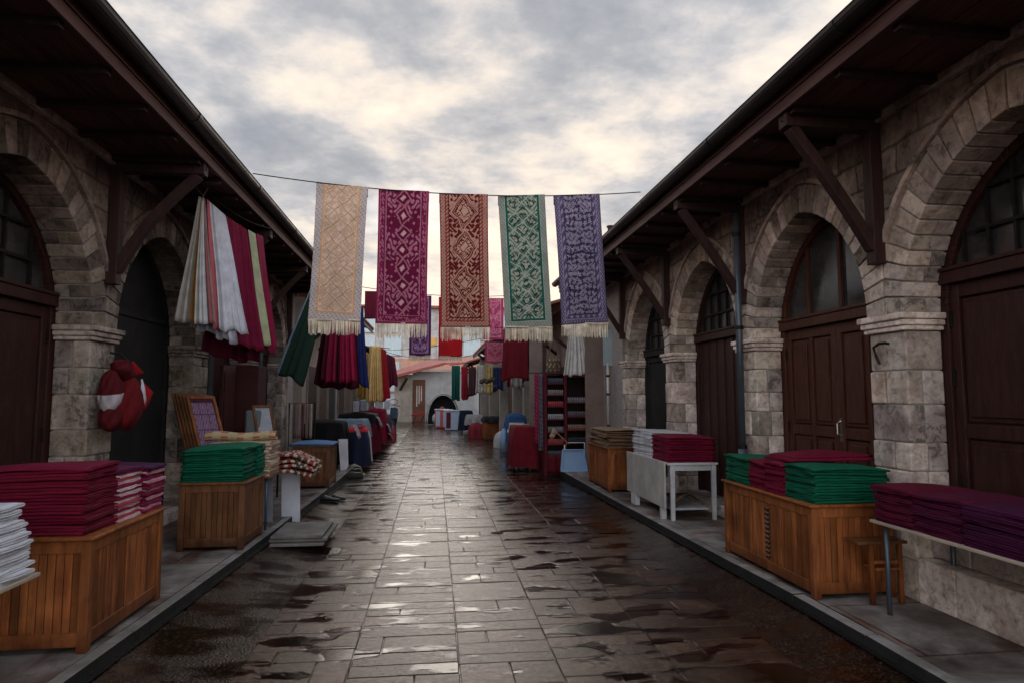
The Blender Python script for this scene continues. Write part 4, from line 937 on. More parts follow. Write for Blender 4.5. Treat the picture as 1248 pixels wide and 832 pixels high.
# ------------------------------------------------------------------ left side: frames, throws, boards
plain_table(-2.45, -1.78, 7.38, 8.45, .70, 'low table behind the green pile holding folded throws on the left', 'wood2', 'pipe')
pile(-2.42, -1.80, 7.42, 7.86, .702, 13, .029, [(.50, .40, .29)], 'folded beige patterned throw in the pile behind the green cloth', 'topmost beige patterned throw of the left pile', 'beige throws piled on the low left table', edge=[(.58, .46, .35), (.32, .17, .12), (.55, .45, .33)], topcol=(.45, .33, .22), jit=1.6, cat='throw', name='folded_throw')
g = MB(); cc = lambda u, v: (.52, .40, .24) if int(v * 9) % 2 else ((.34, .13, .08) if math.sin(u * 40) > 0 else (.5, .35, .2))
g.grid(lambda u, v: (lerp(-2.5, -1.75, v), 7.48 + .055 * math.cos(u * 6.283), 1.135 + .05 * math.sin(u * 6.283) + .01 * math.sin(v * 9)), 16, 40, cc); tag(g.build('rolled_textile', M['rug'], smooth=True, recalc=False), 'rolled tan and red patterned textile on top of the beige throws', 'textile')
def patt(u, v): 
    a = math.sin(u * 38) * math.sin(v * 30 + 2 * math.sin(u * 19)); return (.32, .03, .035) if a > .15 else ((.50, .43, .34) if a > -.35 else (.07, .06, .04))
for k in range(4):
    g = MB(); zz = .705 + k * .05
    g.grid(lambda u, v: (lerp(-2.35, -1.45 - .04 * k * 0 + .03 * (k % 2), u), lerp(7.95 + .02 * k, 8.5, v), zz + .02 * math.sin(u * 7 + k) + .012 * math.sin(v * 11 + k * 2) - max(0, u - .72) * .33), 40, 20, patt)
    tag(g.build('folded_kilim', M['rug'], solid=.03, smooth=True, recalc=False), 'red and cream patterned kilim folded over the kerb side of the low left table', 'textile', 'folded kilims on the low left table')
for k, (x0, x1, y, c, lab) in enumerate(((-1.86, -1.64, 8.25, (.50, .52, .58), 'pale blue white board leaning under the kilims at the left kerb'), (-2.2, -1.88, 7.9, (.20, .22, .26), 'grey blue board leaning beneath the low left table'))):
    g = MB(); g.col = c; g.hexa([(x0 + .03, y - .06, .125 - (.12 if k == 0 else 0)), (x1 + .03, y - .06, .125 - (.12 if k == 0 else 0)), (x1 + .03, y - .04, .125 - (.12 if k == 0 else 0)), (x0 + .03, y - .04, .125 - (.12 if k == 0 else 0)), (x0, y, .68), (x1, y, .69), (x1, y + .02, .69), (x0, y + .02, .68)]); tag(g.build('leaning_board', M['paint'], bevel=.003), lab, 'board')
def frame(bl, wv, uv, w, h, label, colf, fm='wood2', fw=.035, inner=True):
    bl, wv, uv = Vector(bl), Vector(wv).normalized(), Vector(uv).normalized(); nn = wv.cross(uv).normalized()
    t = thing('picture_frame', label, 'frame', tuple(bl)); P = lambda a, b, c: tuple(bl + wv * a + uv * b + nn * c); g = MB()
    def bar(a0, a1, b0, b1, c0=-.012, c1=.012): g.hexa([P(a0, b0, c0), P(a1, b0, c0), P(a1, b1, c0), P(a0, b1, c0), P(a0, b0, c1), P(a1, b0, c1), P(a1, b1, c1), P(a0, b1, c1)])
    bar(0, w, 0, fw); bar(0, w, h - fw, h); bar(0, fw, fw + .001, h - fw - .001); bar(w - fw, w, fw + .001, h - fw - .001); g.build('frame', M[fm], t, bevel=.003)
    g = MB(); g.grid(lambda u, v: P(lerp(fw - .003, w - fw + .003, u), lerp(fw - .003, h - fw + .003, v), -.002), 40, 60, colf); g.build('picture', M['rug'], t, recalc=False)
    g = MB(); bar(.005, w - .005, .005, h - .005, -.018, -.013) ; g.build('back_board', M['card'], t)
def pic(u, v):
    if min(u, 1 - u, v, 1 - v) < .06: return (.09, .03, .05)
    a = math.sin(u * 55) * math.sin(v * 60); b = abs(math.sin(u * 9.4)) < .12 or abs(math.sin(v * 12.6)) < .1
    return (.10, .05, .10) if b else ((.34, .20, .27) if a > 0 else (.16, .10, .22))
for k in range(5): frame((-2.66 - k * .045, 7.86 + k * .02, .80 + .0 * k), (.45, .55, 0), (-.30, .12, .95), .36, .82 + .01 * k, ('framed purple patterned textile in front of the leaning left frames', 'wooden frame in the row leaning behind the purple picture')[k > 0], pic if k == 0 else (lambda u, v: (.12, .1, .08)), 'wood' if k == 0 else 'wood2')
for o in [x for x in COL.objects if x.name.startswith('picture_frame') and 'row' in x.get('label', '')]: o['group'] = 'frames leaning in a row behind the purple picture'
# more things leaning further on: maroon cupboard doors, grey panel, mirror
g = MB(); g.col = (.055, .014, .014); g.box(-2.93, -2.88, 9.2, 9.75, .12, 2.0); g.box(-2.879, -2.865, 9.25, 9.7, .2, 1.0); g.box(-2.879, -2.865, 9.25, 9.7, 1.08, 1.92)
o = g.build('cupboard', M['paint'], bevel=.004); tag(o, 'tall dark maroon cupboard standing against the left wall', 'cupboard')
t = MB(); t.col = (.055, .014, .014); t.box(-2.93, -2.60, 9.9, 10.35, .12, 2.02); t.box(-2.92, -2.61, 9.885, 9.899, .2, .98); t.box(-2.92, -2.61, 9.885, 9.899, 1.06, 1.95); tag(t.build('cupboard', M['paint'], bevel=.005), 'maroon two door cupboard beyond the leaning frames on the left', 'cupboard')
frame((-2.42, 9.3, .9), (.5, .4, 0), (-.2, .1, .95), .28, .56, 'small mirror in a brown frame leaning on the left side', lambda u, v: (.42, .45, .5))
g = MB(); g.col = (.15, .17, .18); g.box(-2.62, -2.42, 9.35, 9.5, .8, 1.38); tag(g.build('grey_box', M['paint'], bevel=.03), 'grey rounded box behind the small mirror', 'box')
plain_table(-2.85, -2.2, 9.15, 9.8, .8, 'small dark table under the mirror on the left', 'wood2', 'iron')
# rack of hanging trousers / scarves
t = thing('scarf_rack', 'low rail rack with brown striped scarves on the left pavement', 'rack', (-2.4, 12.0, .12)); g = MB()
g.tube([(-2.6, 12, .12), (-2.6, 12, 1.44), (-2.15, 12, 1.44), (-2.15, 12, .12)], .014, 6); g.build('rail_frame', M['iron'], t)
for k in range(5):
    x = -2.52 + k * .07; c = [(.16, .10, .09), (.26, .2, .17), (.12, .05, .05), (.2, .15, .13), (.3, .24, .2)][k]; g = MB(); g.col = c
    g.grid(lambda u, v: (x + .05 * u, 12 - .02 + .01 * math.sin(u * 9), 1.43 - .62 * v), 6, 6); g.build('scarf', M['cloth'], t, solid=.006, smooth=True)
# ------------------------------------------------------------------ draped tables
def draped(x0, x1, y0, y1, zt, zb, colf, label, cat='tablecloth', m=90, amp=.03, z0=.12, name='draped_cloth', table=True, tl=None, seed=None, bulge=0, front_low=0):
    if table: plain_table(x0 + .04, x1 - .04, y0 + .04, y1 - .04, zt - .012, tl or ('table under the ' + ' '.join(label.split()[:11])), 'wood2', 'iron', z0=z0)
    ph = rnd.uniform(0, 6); cx, cy = (x0 + x1) / 2, (y0 + y1) / 2; per = 2 * (x1 - x0 + y1 - y0)
    def edge(s):
        s = (s % 1) * per; a, b = x1 - x0, y1 - y0
        if s < a: return x0 + s, y0, 0, -1
        s -= a
        if s < b: return x1, y0 + s, 1, 0
        s -= b
        if s < a: return x1 - s, y1, 0, 1
        s -= a; return x0, y1 - s, -1, 0
    nr = 14
    def pos(u, v):
        ex, ey, nx, ny = edge(u); 
        if v < .35:
            k = v / .35; return (lerp(cx, ex, k), lerp(cy, ey, k), zt + .012 + bulge * (1 - k * k) + .004 * math.sin(ex * 20 + k * 5))
        k = (v - .35) / .65; w = amp * k * (math.sin(u * per * 16 + ph) + .5 * math.sin(u * per * 27 + 2 * ph)) + .035 * min(1, k * 3) + .04 * k
        low = zb + .03 * math.sin(u * per * 5 + ph) - front_low * (nx > 0 if x0 < 0 else nx < 0)
        cf = .012 * (k < .01)
        return (ex + nx * w, ey + ny * w, lerp(zt + .008, max(low, z0 * 0 + .01), k) - cf)
    g = MB(); g.grid(pos, m * 2, nr * 2, colf); return tag(g.build(name, M['cloth'], smooth=True, recalc=False), label, cat)
def const(c): return lambda u, v: c
draped(-2.55, -1.82, 13.1, 13.9, 1.02, .35, const((.006, .006, .008)), 'black cloth draped over the rounded stall table on the left', bulge=.06)
g = MB(); g.col = (.50, .48, .50); g.hexa([(-1.80, 12.9, .13), (-1.66, 12.98, .13), (-1.66, 13.0, .13), (-1.80, 12.92, .13), (-1.87, 13.02, .72), (-1.70, 13.08, .72), (-1.70, 13.1, .72), (-1.87, 13.04, .72)]); tag(g.build('leaning_board', M['paint']), 'small pale board leaning at the black cloth stall', 'board')
draped(-2.0, -1.45, 14.1, 14.8, .84, .10, lambda u, v: (.42, .02, .03) if v < .38 else ((.45, .40, .40) if .35 < u < .46 else (.012, .016, .04)), 'navy cloth with a red top draped over the left stall', bulge=.03)
draped(-2.4, -1.62, 15.2, 16.2, 1.0, .55, const((.14, .20, .26)), 'grey blue cloth over the left stall behind the black one')
draped(-2.4, -1.50, 16.6, 17.6, 1.08, .12, lambda u, v: (.012, .012, .016) if v < .5 or u > .5 else (.10, .004, .016), 'black and wine cloth draped over a left stall', bulge=.05, amp=.05)
draped(-2.1, -1.4, 18.2, 19.2, 1.15, .3, const((.19, .006, .025)), 'crimson cloth draped over the far left stall', bulge=.08)
draped(-2.1, -1.45, 20.2, 21.4, .95, .15, const((.02, .022, .03)), 'dark cloth over the stall beyond the crimson one')
for i, (x, y, z, c) in enumerate(((-1.62, 13.55, .95, (.5, .35, .38)), (-1.56, 14.45, .93, (.45, .02, .03)), (-1.45, 17.0, 1.0, (.4, .3, .36)), (-1.3, 18.5, .75, (.3, .25, .4)), (-1.25, 18.9, .45, (.35, .04, .05)))):
    g = MB(); g.col = c; g.grid(lambda u, v: (x + lerp(-.1, .1, u) + .01 * math.sin(v * 9), y + lerp(-.25, .25, v), z + .05 * math.sin(u * 3.1) - .25 * u * u), 10, 14, lambda u, v: c if math.sin(u * 30) * math.sin(v * 44) > -.2 else tuple(q * .3 for q in c))
    tag(g.build('draped_scarf', M['cloth'], solid=.01, smooth=True, recalc=False), ['flowered pink scarf over the corner of the black stall', 'scarlet cloth on the navy stall', 'lilac flowered scarf on the black and wine stall', 'violet patterned scarf on the crimson stall', 'small red scarf low on the crimson stall'][i], 'scarf')
# white packs above the stalls at left
for i, (x0, x1, z0, z1, y, c) in enumerate(((-2.06, -1.9, 1.22, 1.42, 16.7, (.5, .5, .56)), (-1.88, -1.7, 1.25, 1.46, 16.7, (.45, .5, .56)), (-1.66, -1.46, 1.22, 1.42, 18.4, (.5, .47, .48)), (-1.42, -1.28, 1.24, 1.44, 18.6, (.55, .55, .6)))):
    g = MB(); g.col = c; g.box(x0, x1, y, y + .3, z0 - .07, z1); tag(g.build('cloth_pack', M['cloth'], bevel=.02), ['leftmost white cloth pack on the black and wine stall', 'second white cloth pack on the black and wine stall', 'white cloth pack on the crimson stall', 'last white cloth pack on the crimson stall'][i], 'pack')
# black sandal-like bundle at the kerb and a shoe near the step
def shoe(x, y, z, L, label, rz=0):
    t = thing('black_shoe', label, 'shoe', (x, y, z)); g = MB()
    sec = [(0, .04, .07), (.15, .045, .085), (.4, .045, .06), (.65, .05, .045), (.85, .045, .035), (1, .02, .02)]
    def p(u, v):
        f = v * 5; i = min(4, int(f)); k = f - i; w = lerp(sec[i][1], sec[i + 1][1], k) * L / .28; h = lerp(sec[i][2], sec[i + 1][2], k) * L / .28; a = u * 2 * math.pi
        return (x + (v - .5) * L, y + w * math.cos(a), z + .02 + max(0, h * (.5 + .5 * math.sin(a))))
    g.grid(p, 16, 20, const((.02, .018, .018))); g.build('upper', M['gloss'], t, smooth=True)
    g = MB(); g.col = (.01, .01, .01); g.box(x - L / 2, x + L * .45, y - .045 * L / .28, y + .045 * L / .28, z, z + .02); g.build('sole', M['gloss'], t, bevel=.006)
shoe(-1.50, 9.75, .036, .28, 'black shoe lying in the left gutter beyond the slab stack')
shoe(-1.40, 9.95, .026, .22, 'smaller black shoe just behind the other in the left gutter')
t = thing('wire_basket', 'small wire basket on a black base at the foot of the navy stall', 'basket', (-1.52, 12.8, 0)); g = MB(); g.col = (.02, .02, .02); g.box(-1.72, -1.34, 12.7, 12.95, .002, .07); g.build('base', M['gloss'], t, bevel=.01)
g = MB()
for k in range(9): a = math.pi * k / 8; g.tube([(-1.53 + .17 * math.cos(a), 12.82, .07), (-1.53 + .12 * math.cos(a), 12.82 - .05 * math.sin(a), .2), (-1.53, 12.82, .26)], .005, 5)
for z, r in ((.1, .165), (.17, .14), (.22, .08)): g.tube([(-1.53 + r * math.cos(q * .4), 12.82 + .5 * r * math.sin(q * .4), z) for q in range(17)], .005, 5, cap=False)
g.build('wires', M['brass'], t)

# ------------------------------------------------------------------ right side stalls
def shelf_rack():
    x0, x1, y0, y1, z1 = 2.16, 3.06, 12.55, 12.95, 2.0
    t = thing('shelf_rack', 'tall maroon two bay shelf rack full of patterned cloths', 'shelf rack', (2.6, 12.7, .0)); g = MB(); g.col = (.09, .006, .014)
    for x in (x0, 2.56, x1 - .05): g.box(x, x + .05, y0, y1, .0 if x < 2.4 else .12, z1)
    g.box(x0, 2.61, y0 - .002, y1, z1 + .001, z1 + .03); g.box(2.611, x1, y0 - .002, y1, 1.93, 1.955); g.build('frame', M['paint'], t, bevel=.004)
    g = MB(); g.col = (.02, .008, .01); g.box(x0 + .01, x1 - .01, y1 - .02, y1 + .01, .13, z1 - .01); g.build('back', M['paint'], t)
    rows = [1.74, 1.5, 1.24, .99, .75]
    for bi, (a, b) in enumerate(((x0 + .051, 2.559), (2.611, x1 - .051))):
        for k, z in enumerate([1.93, 1.70, 1.47, 1.22, .97, .73, .50] if bi == 0 else [1.55, 1.27, 1.01, .76, .5]):
            g = MB(); g.col = (.11, .008, .016); g.box(a, b, y0 + .005, y1 - .021, z - .13, z - .112); sh = g.build('shelf', M['paint'], t)
            c = [(.07, .07, .1), (.24, .2, .17), (.34, .05, .06), (.28, .27, .29), (.22, .18, .2), (.36, .07, .07), (.08, .09, .1)][k] if bi == 0 else [(.2, .2, .22), (.13, .10, .12), (.26, .14, .10), (.04, .04, .05), (.08, .08, .09)][k]
            f = (lambda c, z: lambda u, v: c if math.sin(u * 47 + 3 * math.sin(v * 30)) * math.sin(v * 41 + z) > -.25 else tuple(q * .3 for q in c))(c, z)
            g = MB(); g.grid(lambda u, v: (lerp(a + .02, b - .02, u), y0 + .03 + .02 * math.cos(v * 3.14) * 0 - .015 * math.sin(v * 3.14), z - .111 + .1 * v), 30, 8, f)
            g.grid(lambda u, v: (lerp(a + .02, b - .02, u), lerp(y0 + .03, y1 - .05, v), z - .011), 20, 4, f)
            o = g.build('stacked_cloth', M['cloth'], smooth=True, recalc=False); tag(o, ('patterned cloth roll in the %s bay of the maroon rack, %s shelf' % (('left', 'right')[bi], ['top', 'second', 'third', 'fourth', 'fifth', 'sixth', 'lowest'][k] if bi == 0 else ['top', 'second', 'third', 'fourth', 'lowest'][k])), 'cloth', 'patterned cloths on the maroon rack')
shelf_rack()
draped(1.66, 2.14, 13.3, 14.2, .92, .08, const((.13, .005, .012)), 'dark red cloth draped over the table at the right kerb', z0=0, amp=.02)
g = MB(); g.col = (.09, .005, .012); g.grid(lambda u, v: (lerp(2.2, 2.62, u), 12.48 + .015 * math.sin(u * 15), lerp(.42, .05, v)), 20, 4); tag(g.build('red_cloth_panel', M['cloth'], solid=.006, smooth=True), 'dark red cloth hanging over the foot of the maroon rack', 'cloth')
# hanging straw bag
t = thing('hanging_bag', 'small olive brown bag hanging by long handles above the maroon rack', 'bag', (2.38, 12.75, 2.05)); g = MB(); g.col = (.10, .075, .05)
g.grid(lambda u, v: (2.38 + lerp(-.15, .15, u) * (1 - .18 * v), 12.75 - .05 * math.sin(u * 3.14), 2.05 + .26 * v), 12, 6, lambda u, v: (.30, .22, .10) if math.sin(u * 26) * math.sin(v * 12) > .5 else (.085, .06, .045)); g.build('body', M['cloth'], t, solid=.06, smooth=True)
g = MB(); g.col = (.14, .10, .07); g.tube([(2.25, 12.74, 2.3), (2.34, 12.74, 2.62), (2.38, 12.74, 2.74), (2.42, 12.74, 2.62), (2.51, 12.74, 2.3)], .012, 6); g.build('handle', M['cloth'], t)
# brown board panels closing the end of the arcade
t = thing('board_partition', 'brown board partition closing the right pavement beside the rack', 'partition', (3.25, 12.3, .12)); 
for i, (x0, x1, z0, z1, c) in enumerate(((2.93, 3.42, .12, 2.95, (.19, .135, .115)),)):
    g = MB(); g.col = c; g.box(x0, x1, 12.30, 12.34, z0, z1); g.build('board', M['paint'], t, bevel=.003)
g = MB(); g.col = (.26, .20, .17); g.box(3.30, 3.62, 12.27, 12.298, .95, 2.15); g.build('upper_board', M['paint'], t, bevel=.003)
g = MB(); g.col = (.38, .46, .48); g.box(3.29, 3.64, 12.25, 12.299, 2.16, 2.86); g.build('pale_blue_board', M['paint'], t, bevel=.003)
g = MB(); g.col = (.20, .15, .13); g.box(2.0, 2.28, 13.5, 13.54, .12, 2.9); tag(g.build('board_panel', M['paint'], bevel=.003), 'narrow brown board behind the scarves on the right', 'board')
# blue crate on a white folding chair with a tan headed brush
t = thing('folding_chair', 'white tubular folding chair by the maroon rack', 'chair', (2.7, 12.4, .12)); g = MB()
g.tube([(2.50, 12.42, .12), (2.53, 12.40, .62)], .014, 6); g.tube([(2.96, 12.42, .12), (2.92, 12.40, .66), (2.56, 12.40, .66), (2.53, 12.42, .50)], .014, 6); g.build('tube_frame', M['plastic_white'], t, smooth=True)
g = MB(); g.box(2.54, 2.93, 12.36, 12.6, .44, .465); g.build('seat', M['plastic_white'], t, bevel=.006)
t = thing('blue_tray', 'light blue plastic tray leaning against the white folding chair', 'tray', (2.68, 12.25, .12)); g = MB(); g.col = (.22, .34, .52)
pts = [(2.42, .13), (2.94, .13), (2.88, .53), (2.47, .53)]; g.add([(p[0], 12.22 + p[1] * .2, p[1]) for p in pts] + [(p[0], 12.25 + p[1] * .2, p[1]) for p in pts], [(0, 1, 2, 3), (4, 5, 6, 7), (0, 1, 5, 4), (1, 2, 6, 5), (2, 3, 7, 6), (3, 0, 4, 7)]); g.build('base', M['gloss'], t, bevel=.01)
g = MB(); g.col = (.26, .38, .56)
for a, b in zip(pts, pts[1:] + pts[:1]): g.beam((a[0], 12.205 + a[1] * .2, a[1]), (b[0], 12.205 + b[1] * .2, b[1]), .022, .035, up=(0, 1, 0))
g.build('rim', M['gloss'], t, bevel=.005)
t = thing('hand_brush', 'tan headed brush with a wooden handle propped on the white chair', 'brush', (2.4, 12.3, .9)); g = MB(); g.col = (.9, .75, .6); g.tube([(2.60, 12.38, .64), (2.36, 12.33, .86)], .013, 8); g.build('handle', M['card'], t)
g = MB(); g.blob((2.31, 12.33, .88), (.06, .045, .08), noise=.35); g.blob((2.27, 12.33, .80), (.055, .04, .06), noise=.35); g.build('bristles', M['card'], t)
# plastic chair and bundles beyond the rack
def plastic_chair(x, y, z0, c, label):
    t = thing('plastic_chair', label, 'chair', (x, y, z0)); g = MB(); g.col = c
    g.box(x - .21, x + .21, y - .2, y + .2, z0 + .42, z0 + .45); g.build('seat', M['gloss'], t, bevel=.012)
    g = MB(); g.col = c; g.grid(lambda u, v: (x + lerp(-.22, .22, u) * (1 - .12 * v * v), y + .2 + .08 * v - .04 * math.cos((u - .5) * 3), z0 + .45 + .42 * v), 12, 8); g.build('backrest', M['gloss'], t, solid=.02, smooth=True)
    for s in (-1, 1):
        g = MB(); g.col = c; g.tube([(x + s * .22, y - .2, z0 + .44), (x + s * .25, y - .2, z0 + .62), (x + s * .25, y + .1, z0 + .66), (x + s * .22, y + .24, z0 + .70)], .02, 8); g.build('armrest', M['gloss'], t, smooth=True)
        for yy in (-.18, .18): g = MB(); g.col = c; g.tube([(x + s * .18, y + yy, z0 + .43), (x + s * .22, y + yy * 1.15, z0)], [.022, .016], 8); g.build('leg', M['gloss'], t, smooth=True)
plastic_chair(2.12, 16.3, 0, (.42, .38, .32), 'cream plastic armchair beyond the dark red draped table')
plastic_chair(2.2, 15.6, 0, (.48, .44, .38), 'nearer cream plastic armchair stacked beside the right kerb')
draped(2.05, 2.5, 17.6, 18.4, 1.0, .3, const((.03, .09, .22)), 'bright blue cloth bundle over a stall on the right', bulge=.06, amp=.04)
t = thing('water_bottle', 'pale blue plastic canister standing beside the blue bundle', 'canister', (1.93, 17.9, 0)); g = MB(); g.col = (.28, .42, .58)
g.tube([(1.93, 17.9, 0), (1.93, 17.9, .42), (1.93, 17.9, .55), (1.93, 17.9, .66)], [.12, .12, .07, .04], 14); g.build('body', M['gloss'], t, smooth=True); g = MB(); g.col = (.1, .2, .4); g.tube([(1.93, 17.9, .661), (1.93, 17.9, .70)], .045, 12); g.build('cap', M['gloss'], t)
g = MB(); g.col = (.5, .5, .52); g.box(2.15, 2.5, 16.9, 17.2, .005, .32); tag(g.build('white_box', M['paint'], bevel=.02), 'small white box at the kerb in front of the blue bundle', 'box')
draped(1.25, 1.85, 24.6, 25.4, .8, .45, const((.30, .29, .29)), 'grey cloth over the table beyond the far wooden box', z0=0)
draped(1.75, 2.45, 22.45, 23.3, .80, .66, const((.02, .02, .025)), 'black cloth thrown over the distant wooden box', table=False)
draped(1.1, 1.6, 27.3, 28.2, .9, .1, const((.01, .013, .03)), 'navy cloth over the far right stall', z0=0)
for i, (x, y, w, c, c2) in enumerate(((.85, 29.0, .38, (.42, .50, .62), (.12, .01, .02)), (.35, 31, .3, (.5, .1, .1), (.45, .5, .6)), (.62, 30.2, .2, (.30, .02, .02), (.5, .5, .5)))):
    t = thing('cloth_bin', ['white bin with a blue cloth liner at the far right stalls', 'small red and white bin further along', 'narrow red bin between the two white ones'][i], 'bin', (x, y, 0)); g = MB(); g.col = c
    g.prism([(x - w, .02), (x + w, .02), (x + w * 1.12, .85), (x - w * 1.12, .85)], 'y', y - .25, y + .25); g.build('bin', M['gloss'], t, bevel=.02)
    g = MB(); g.col = c2; g.box(x - w * .6 - .1, x - w * .6 + .1, y - .262, y - .2601, .1, .8); g.build('stripe', M['paint'], t); g = MB(); g.col = (.5, .58, .66); g.box(x - w * 1.16, x + w * 1.16, y - .28, y + .28, .852, .9); g.build('rim', M['paint'], t, bevel=.01)
# arched dark canopy cart
t = thing('hooped_canopy', 'dark hooped canopy with a pale rim at the end of the street', 'canopy', (.4, 34, 0)); g = MB(); g.col = (.012, .012, .014)
g.grid(lambda u, v: (.45 + .85 * math.cos(math.pi * u), 34 + 1.2 * v, .05 + 1.55 * math.sin(math.pi * u) ** .8), 20, 6); g.build('cover', M['cloth'], t, solid=.02, smooth=True); g = MB(); g.col = (.4, .37, .33)
g.tube([(.45 + .87 * math.cos(math.pi * k / 20), 33.97, .05 + 1.58 * math.sin(math.pi * k / 20) ** .8) for k in range(21)], .035, 6); g.build('rim', M['paint'], t, smooth=True)
g = MB(); g.col = (.02, .02, .022); g.grid(lambda u, v: (.45 + .8 * math.cos(math.pi * u) * 1, 34.6, lerp(.02, .05 + 1.5 * math.sin(math.pi * u) ** .8, v)), 16, 4); g.build('back', M['cloth'], t)
t = thing('red_bench', 'small red topped bench in front of the pale house', 'bench', (-.9, 35.5, 0)); g = MB(); g.col = (.36, .03, .03); g.hexa([(-1.25, 35.2, .42), (-.55, 35.2, .52), (-.55, 35.8, .52), (-1.25, 35.8, .42), (-1.25, 35.2, .5), (-.5, 35.2, .62), (-.5, 35.8, .62), (-1.25, 35.8, .5)]); g.build('seat', M['paint'], t, bevel=.01)
for x in (-1.15, -.75): g = MB(); g.tube([(x, 35.3, 0), (x + .15, 35.3, .44)], .02, 6); g.build('leg', M['iron'], t)
for k, (x, z, r_, c) in enumerate(((.1, .35, .22, (.45, .42, .4)), (.75, .5, .18, (.35, .3, .26)), (.4, .8, .15, (.3, .05, .05)))):
    g = MB(); g.col = c; g.blob((x, 33.7, z), (r_, .15, r_ * 1.2), 12, 8, .12); g.tube([(x - r_ * .6, 33.7, 0), (x - r_ * .5, 33.7, z)], .02, 5); tag(g.build('cloth_bundle', M['cloth'], smooth=True), ['pale bundle under the hooped canopy, on the left', 'brown bundle under the hooped canopy, on the right', 'red bundle propped highest under the hooped canopy'][k], 'bundle')
# scooter far off
t = thing('parked_scooter', 'dark blue scooter parked at the far end of the left side', 'scooter', (-1.9, 31, 0))
for y in (30.4, 31.7): g = MB(); g.tube([(-1.96, y, .25), (-1.84, y, .25)], .24, 16); g.build('wheel', M['iron'], t)
g = MB(); g.col = (.02, .04, .08); g.prism([(30.4, .45), (30.75, .35), (31.1, .32), (31.5, .55), (32, .75), (31.9, .85), (31.2, .8), (31.0, .45), (30.7, .5), (30.6, 1.0), (30.5, 1.0)], 'x', -2.05, -1.75); g.build('body', M['gloss'], t, bevel=.04)
g = MB(); g.tube([(-2.2, 30.6, 1.05), (-1.9, 30.5, 1.08), (-1.6, 30.6, 1.05)], .02, 6); g.tube([(-1.9 + .2 * math.cos(k * .5), 30.5, 1.25 + .12 * math.sin(k * .5)) for k in range(14)], .015, 5); g.build('handlebar', M['iron'], t)
g = MB(); g.col = (.02, .02, .02); g.box(-2.04, -1.76, 31.2, 31.95, .851, .92); g.build('seat', M['gloss'], t, bevel=.03)


# more goods down the street
G2 = 'small cloths hanging along the far right eaves'
for i, (x, y, w, z1, z0, c, lab) in enumerate(((2.3, 15.6, .3, 2.9, 1.9, (.10, .06, .05), 'brown cloth hanging under the eave behind the cream chairs'), (2.25, 17.2, .35, 3.0, 1.75, (.30, .28, .26), 'pale grey cloth hanging under the right eave'), (2.2, 18.3, .25, 2.9, 1.8, (.16, .006, .02), 'narrow wine cloth hanging under the right eave'), (2.05, 20.8, .3, 2.8, 1.7, (.02, .03, .09), 'navy cloth hanging above the distant wooden box'), (1.9, 22.0, .3, 2.8, 1.6, (.45, .33, .12), 'ochre cloth hanging above the distant wooden box'), (1.7, 24.0, .3, 2.7, 1.6, (.40, .37, .34), 'cream cloth hanging near the far grey table'), (1.5, 25.8, .3, 2.7, 1.5, (.05, .02, .02), 'dark cloth hanging near the far green one'))):
    fan('hanging_cloth', lab, 'cloth', (x - w / 2, y, z1), (x + w / 2, y, z1), (x - w * .6, y, z0), (x + w * .55, y, z0 + .05), 3, .02, (lambda c: lambda u, v: c)(c), G2, nu=30, nv=10)
for i, (x, y, w, z1, z0, c, lab) in enumerate(((-1.95, 19.4, .35, 2.8, 1.5, (.3, .28, .25), 'pale cloth hanging past the dark maroon garment'), (-2.0, 21.5, .35, 2.6, 1.5, (.12, .01, .02), 'wine cloth hanging further along the left'), (-2.05, 23.4, .3, 2.6, 1.6, (.02, .05, .04), 'green cloth hanging at the far left eave'))):
    fan('hanging_cloth', lab, 'cloth', (x - w / 2, y, z1), (x + w / 2, y, z1), (x - w * .6, y, z0), (x + w * .55, y, z0 + .05), 3, .02, (lambda c: lambda u, v: c)(c), nu=30, nv=10)
rope(((2.4, 14.5, 3.2), (-1.9, 21.0, 3.0)), .007, 'thin cable sagging across the far part of the street', 'cable', sag=.15)
rope(((-2.0, 26.0, 3.3), (1.6, 28.0, 3.3)), .01, 'thin cable in front of the pale house', 'cable', sag=.25)
for i, (x, y, h, c, lab) in enumerate(((1.55, 23.9, .55, (.2, .02, .03), 'red cloth bundle between the grey table and the wooden box'), (2.1, 19.4, .5, (.45, .43, .42), 'white cloth bundle at the foot of the pale pillar'), (-1.6, 22.4, .6, (.3, .05, .06), 'red cloth bundle at the far left stalls'), (-1.7, 24.0, .7, (.04, .04, .05), 'black cloth bundle at the far left stalls'))):
    g = MB(); g.col = c; g.grid(lambda u, v: (x + .3 * math.cos(u * 6.283) * math.sin(math.pi * (v * .5 + .02)) * (1 + .12 * math.sin(u * 31)), y + .3 * math.sin(u * 6.283) * math.sin(math.pi * (v * .5 + .02)) * (1 + .12 * math.sin(u * 31)), h * math.cos(math.pi * v * .5) ** .6 + .005), 40, 10); tag(g.build('cloth_bundle', M['cloth'], smooth=True, recalc=False), lab, 'bundle')

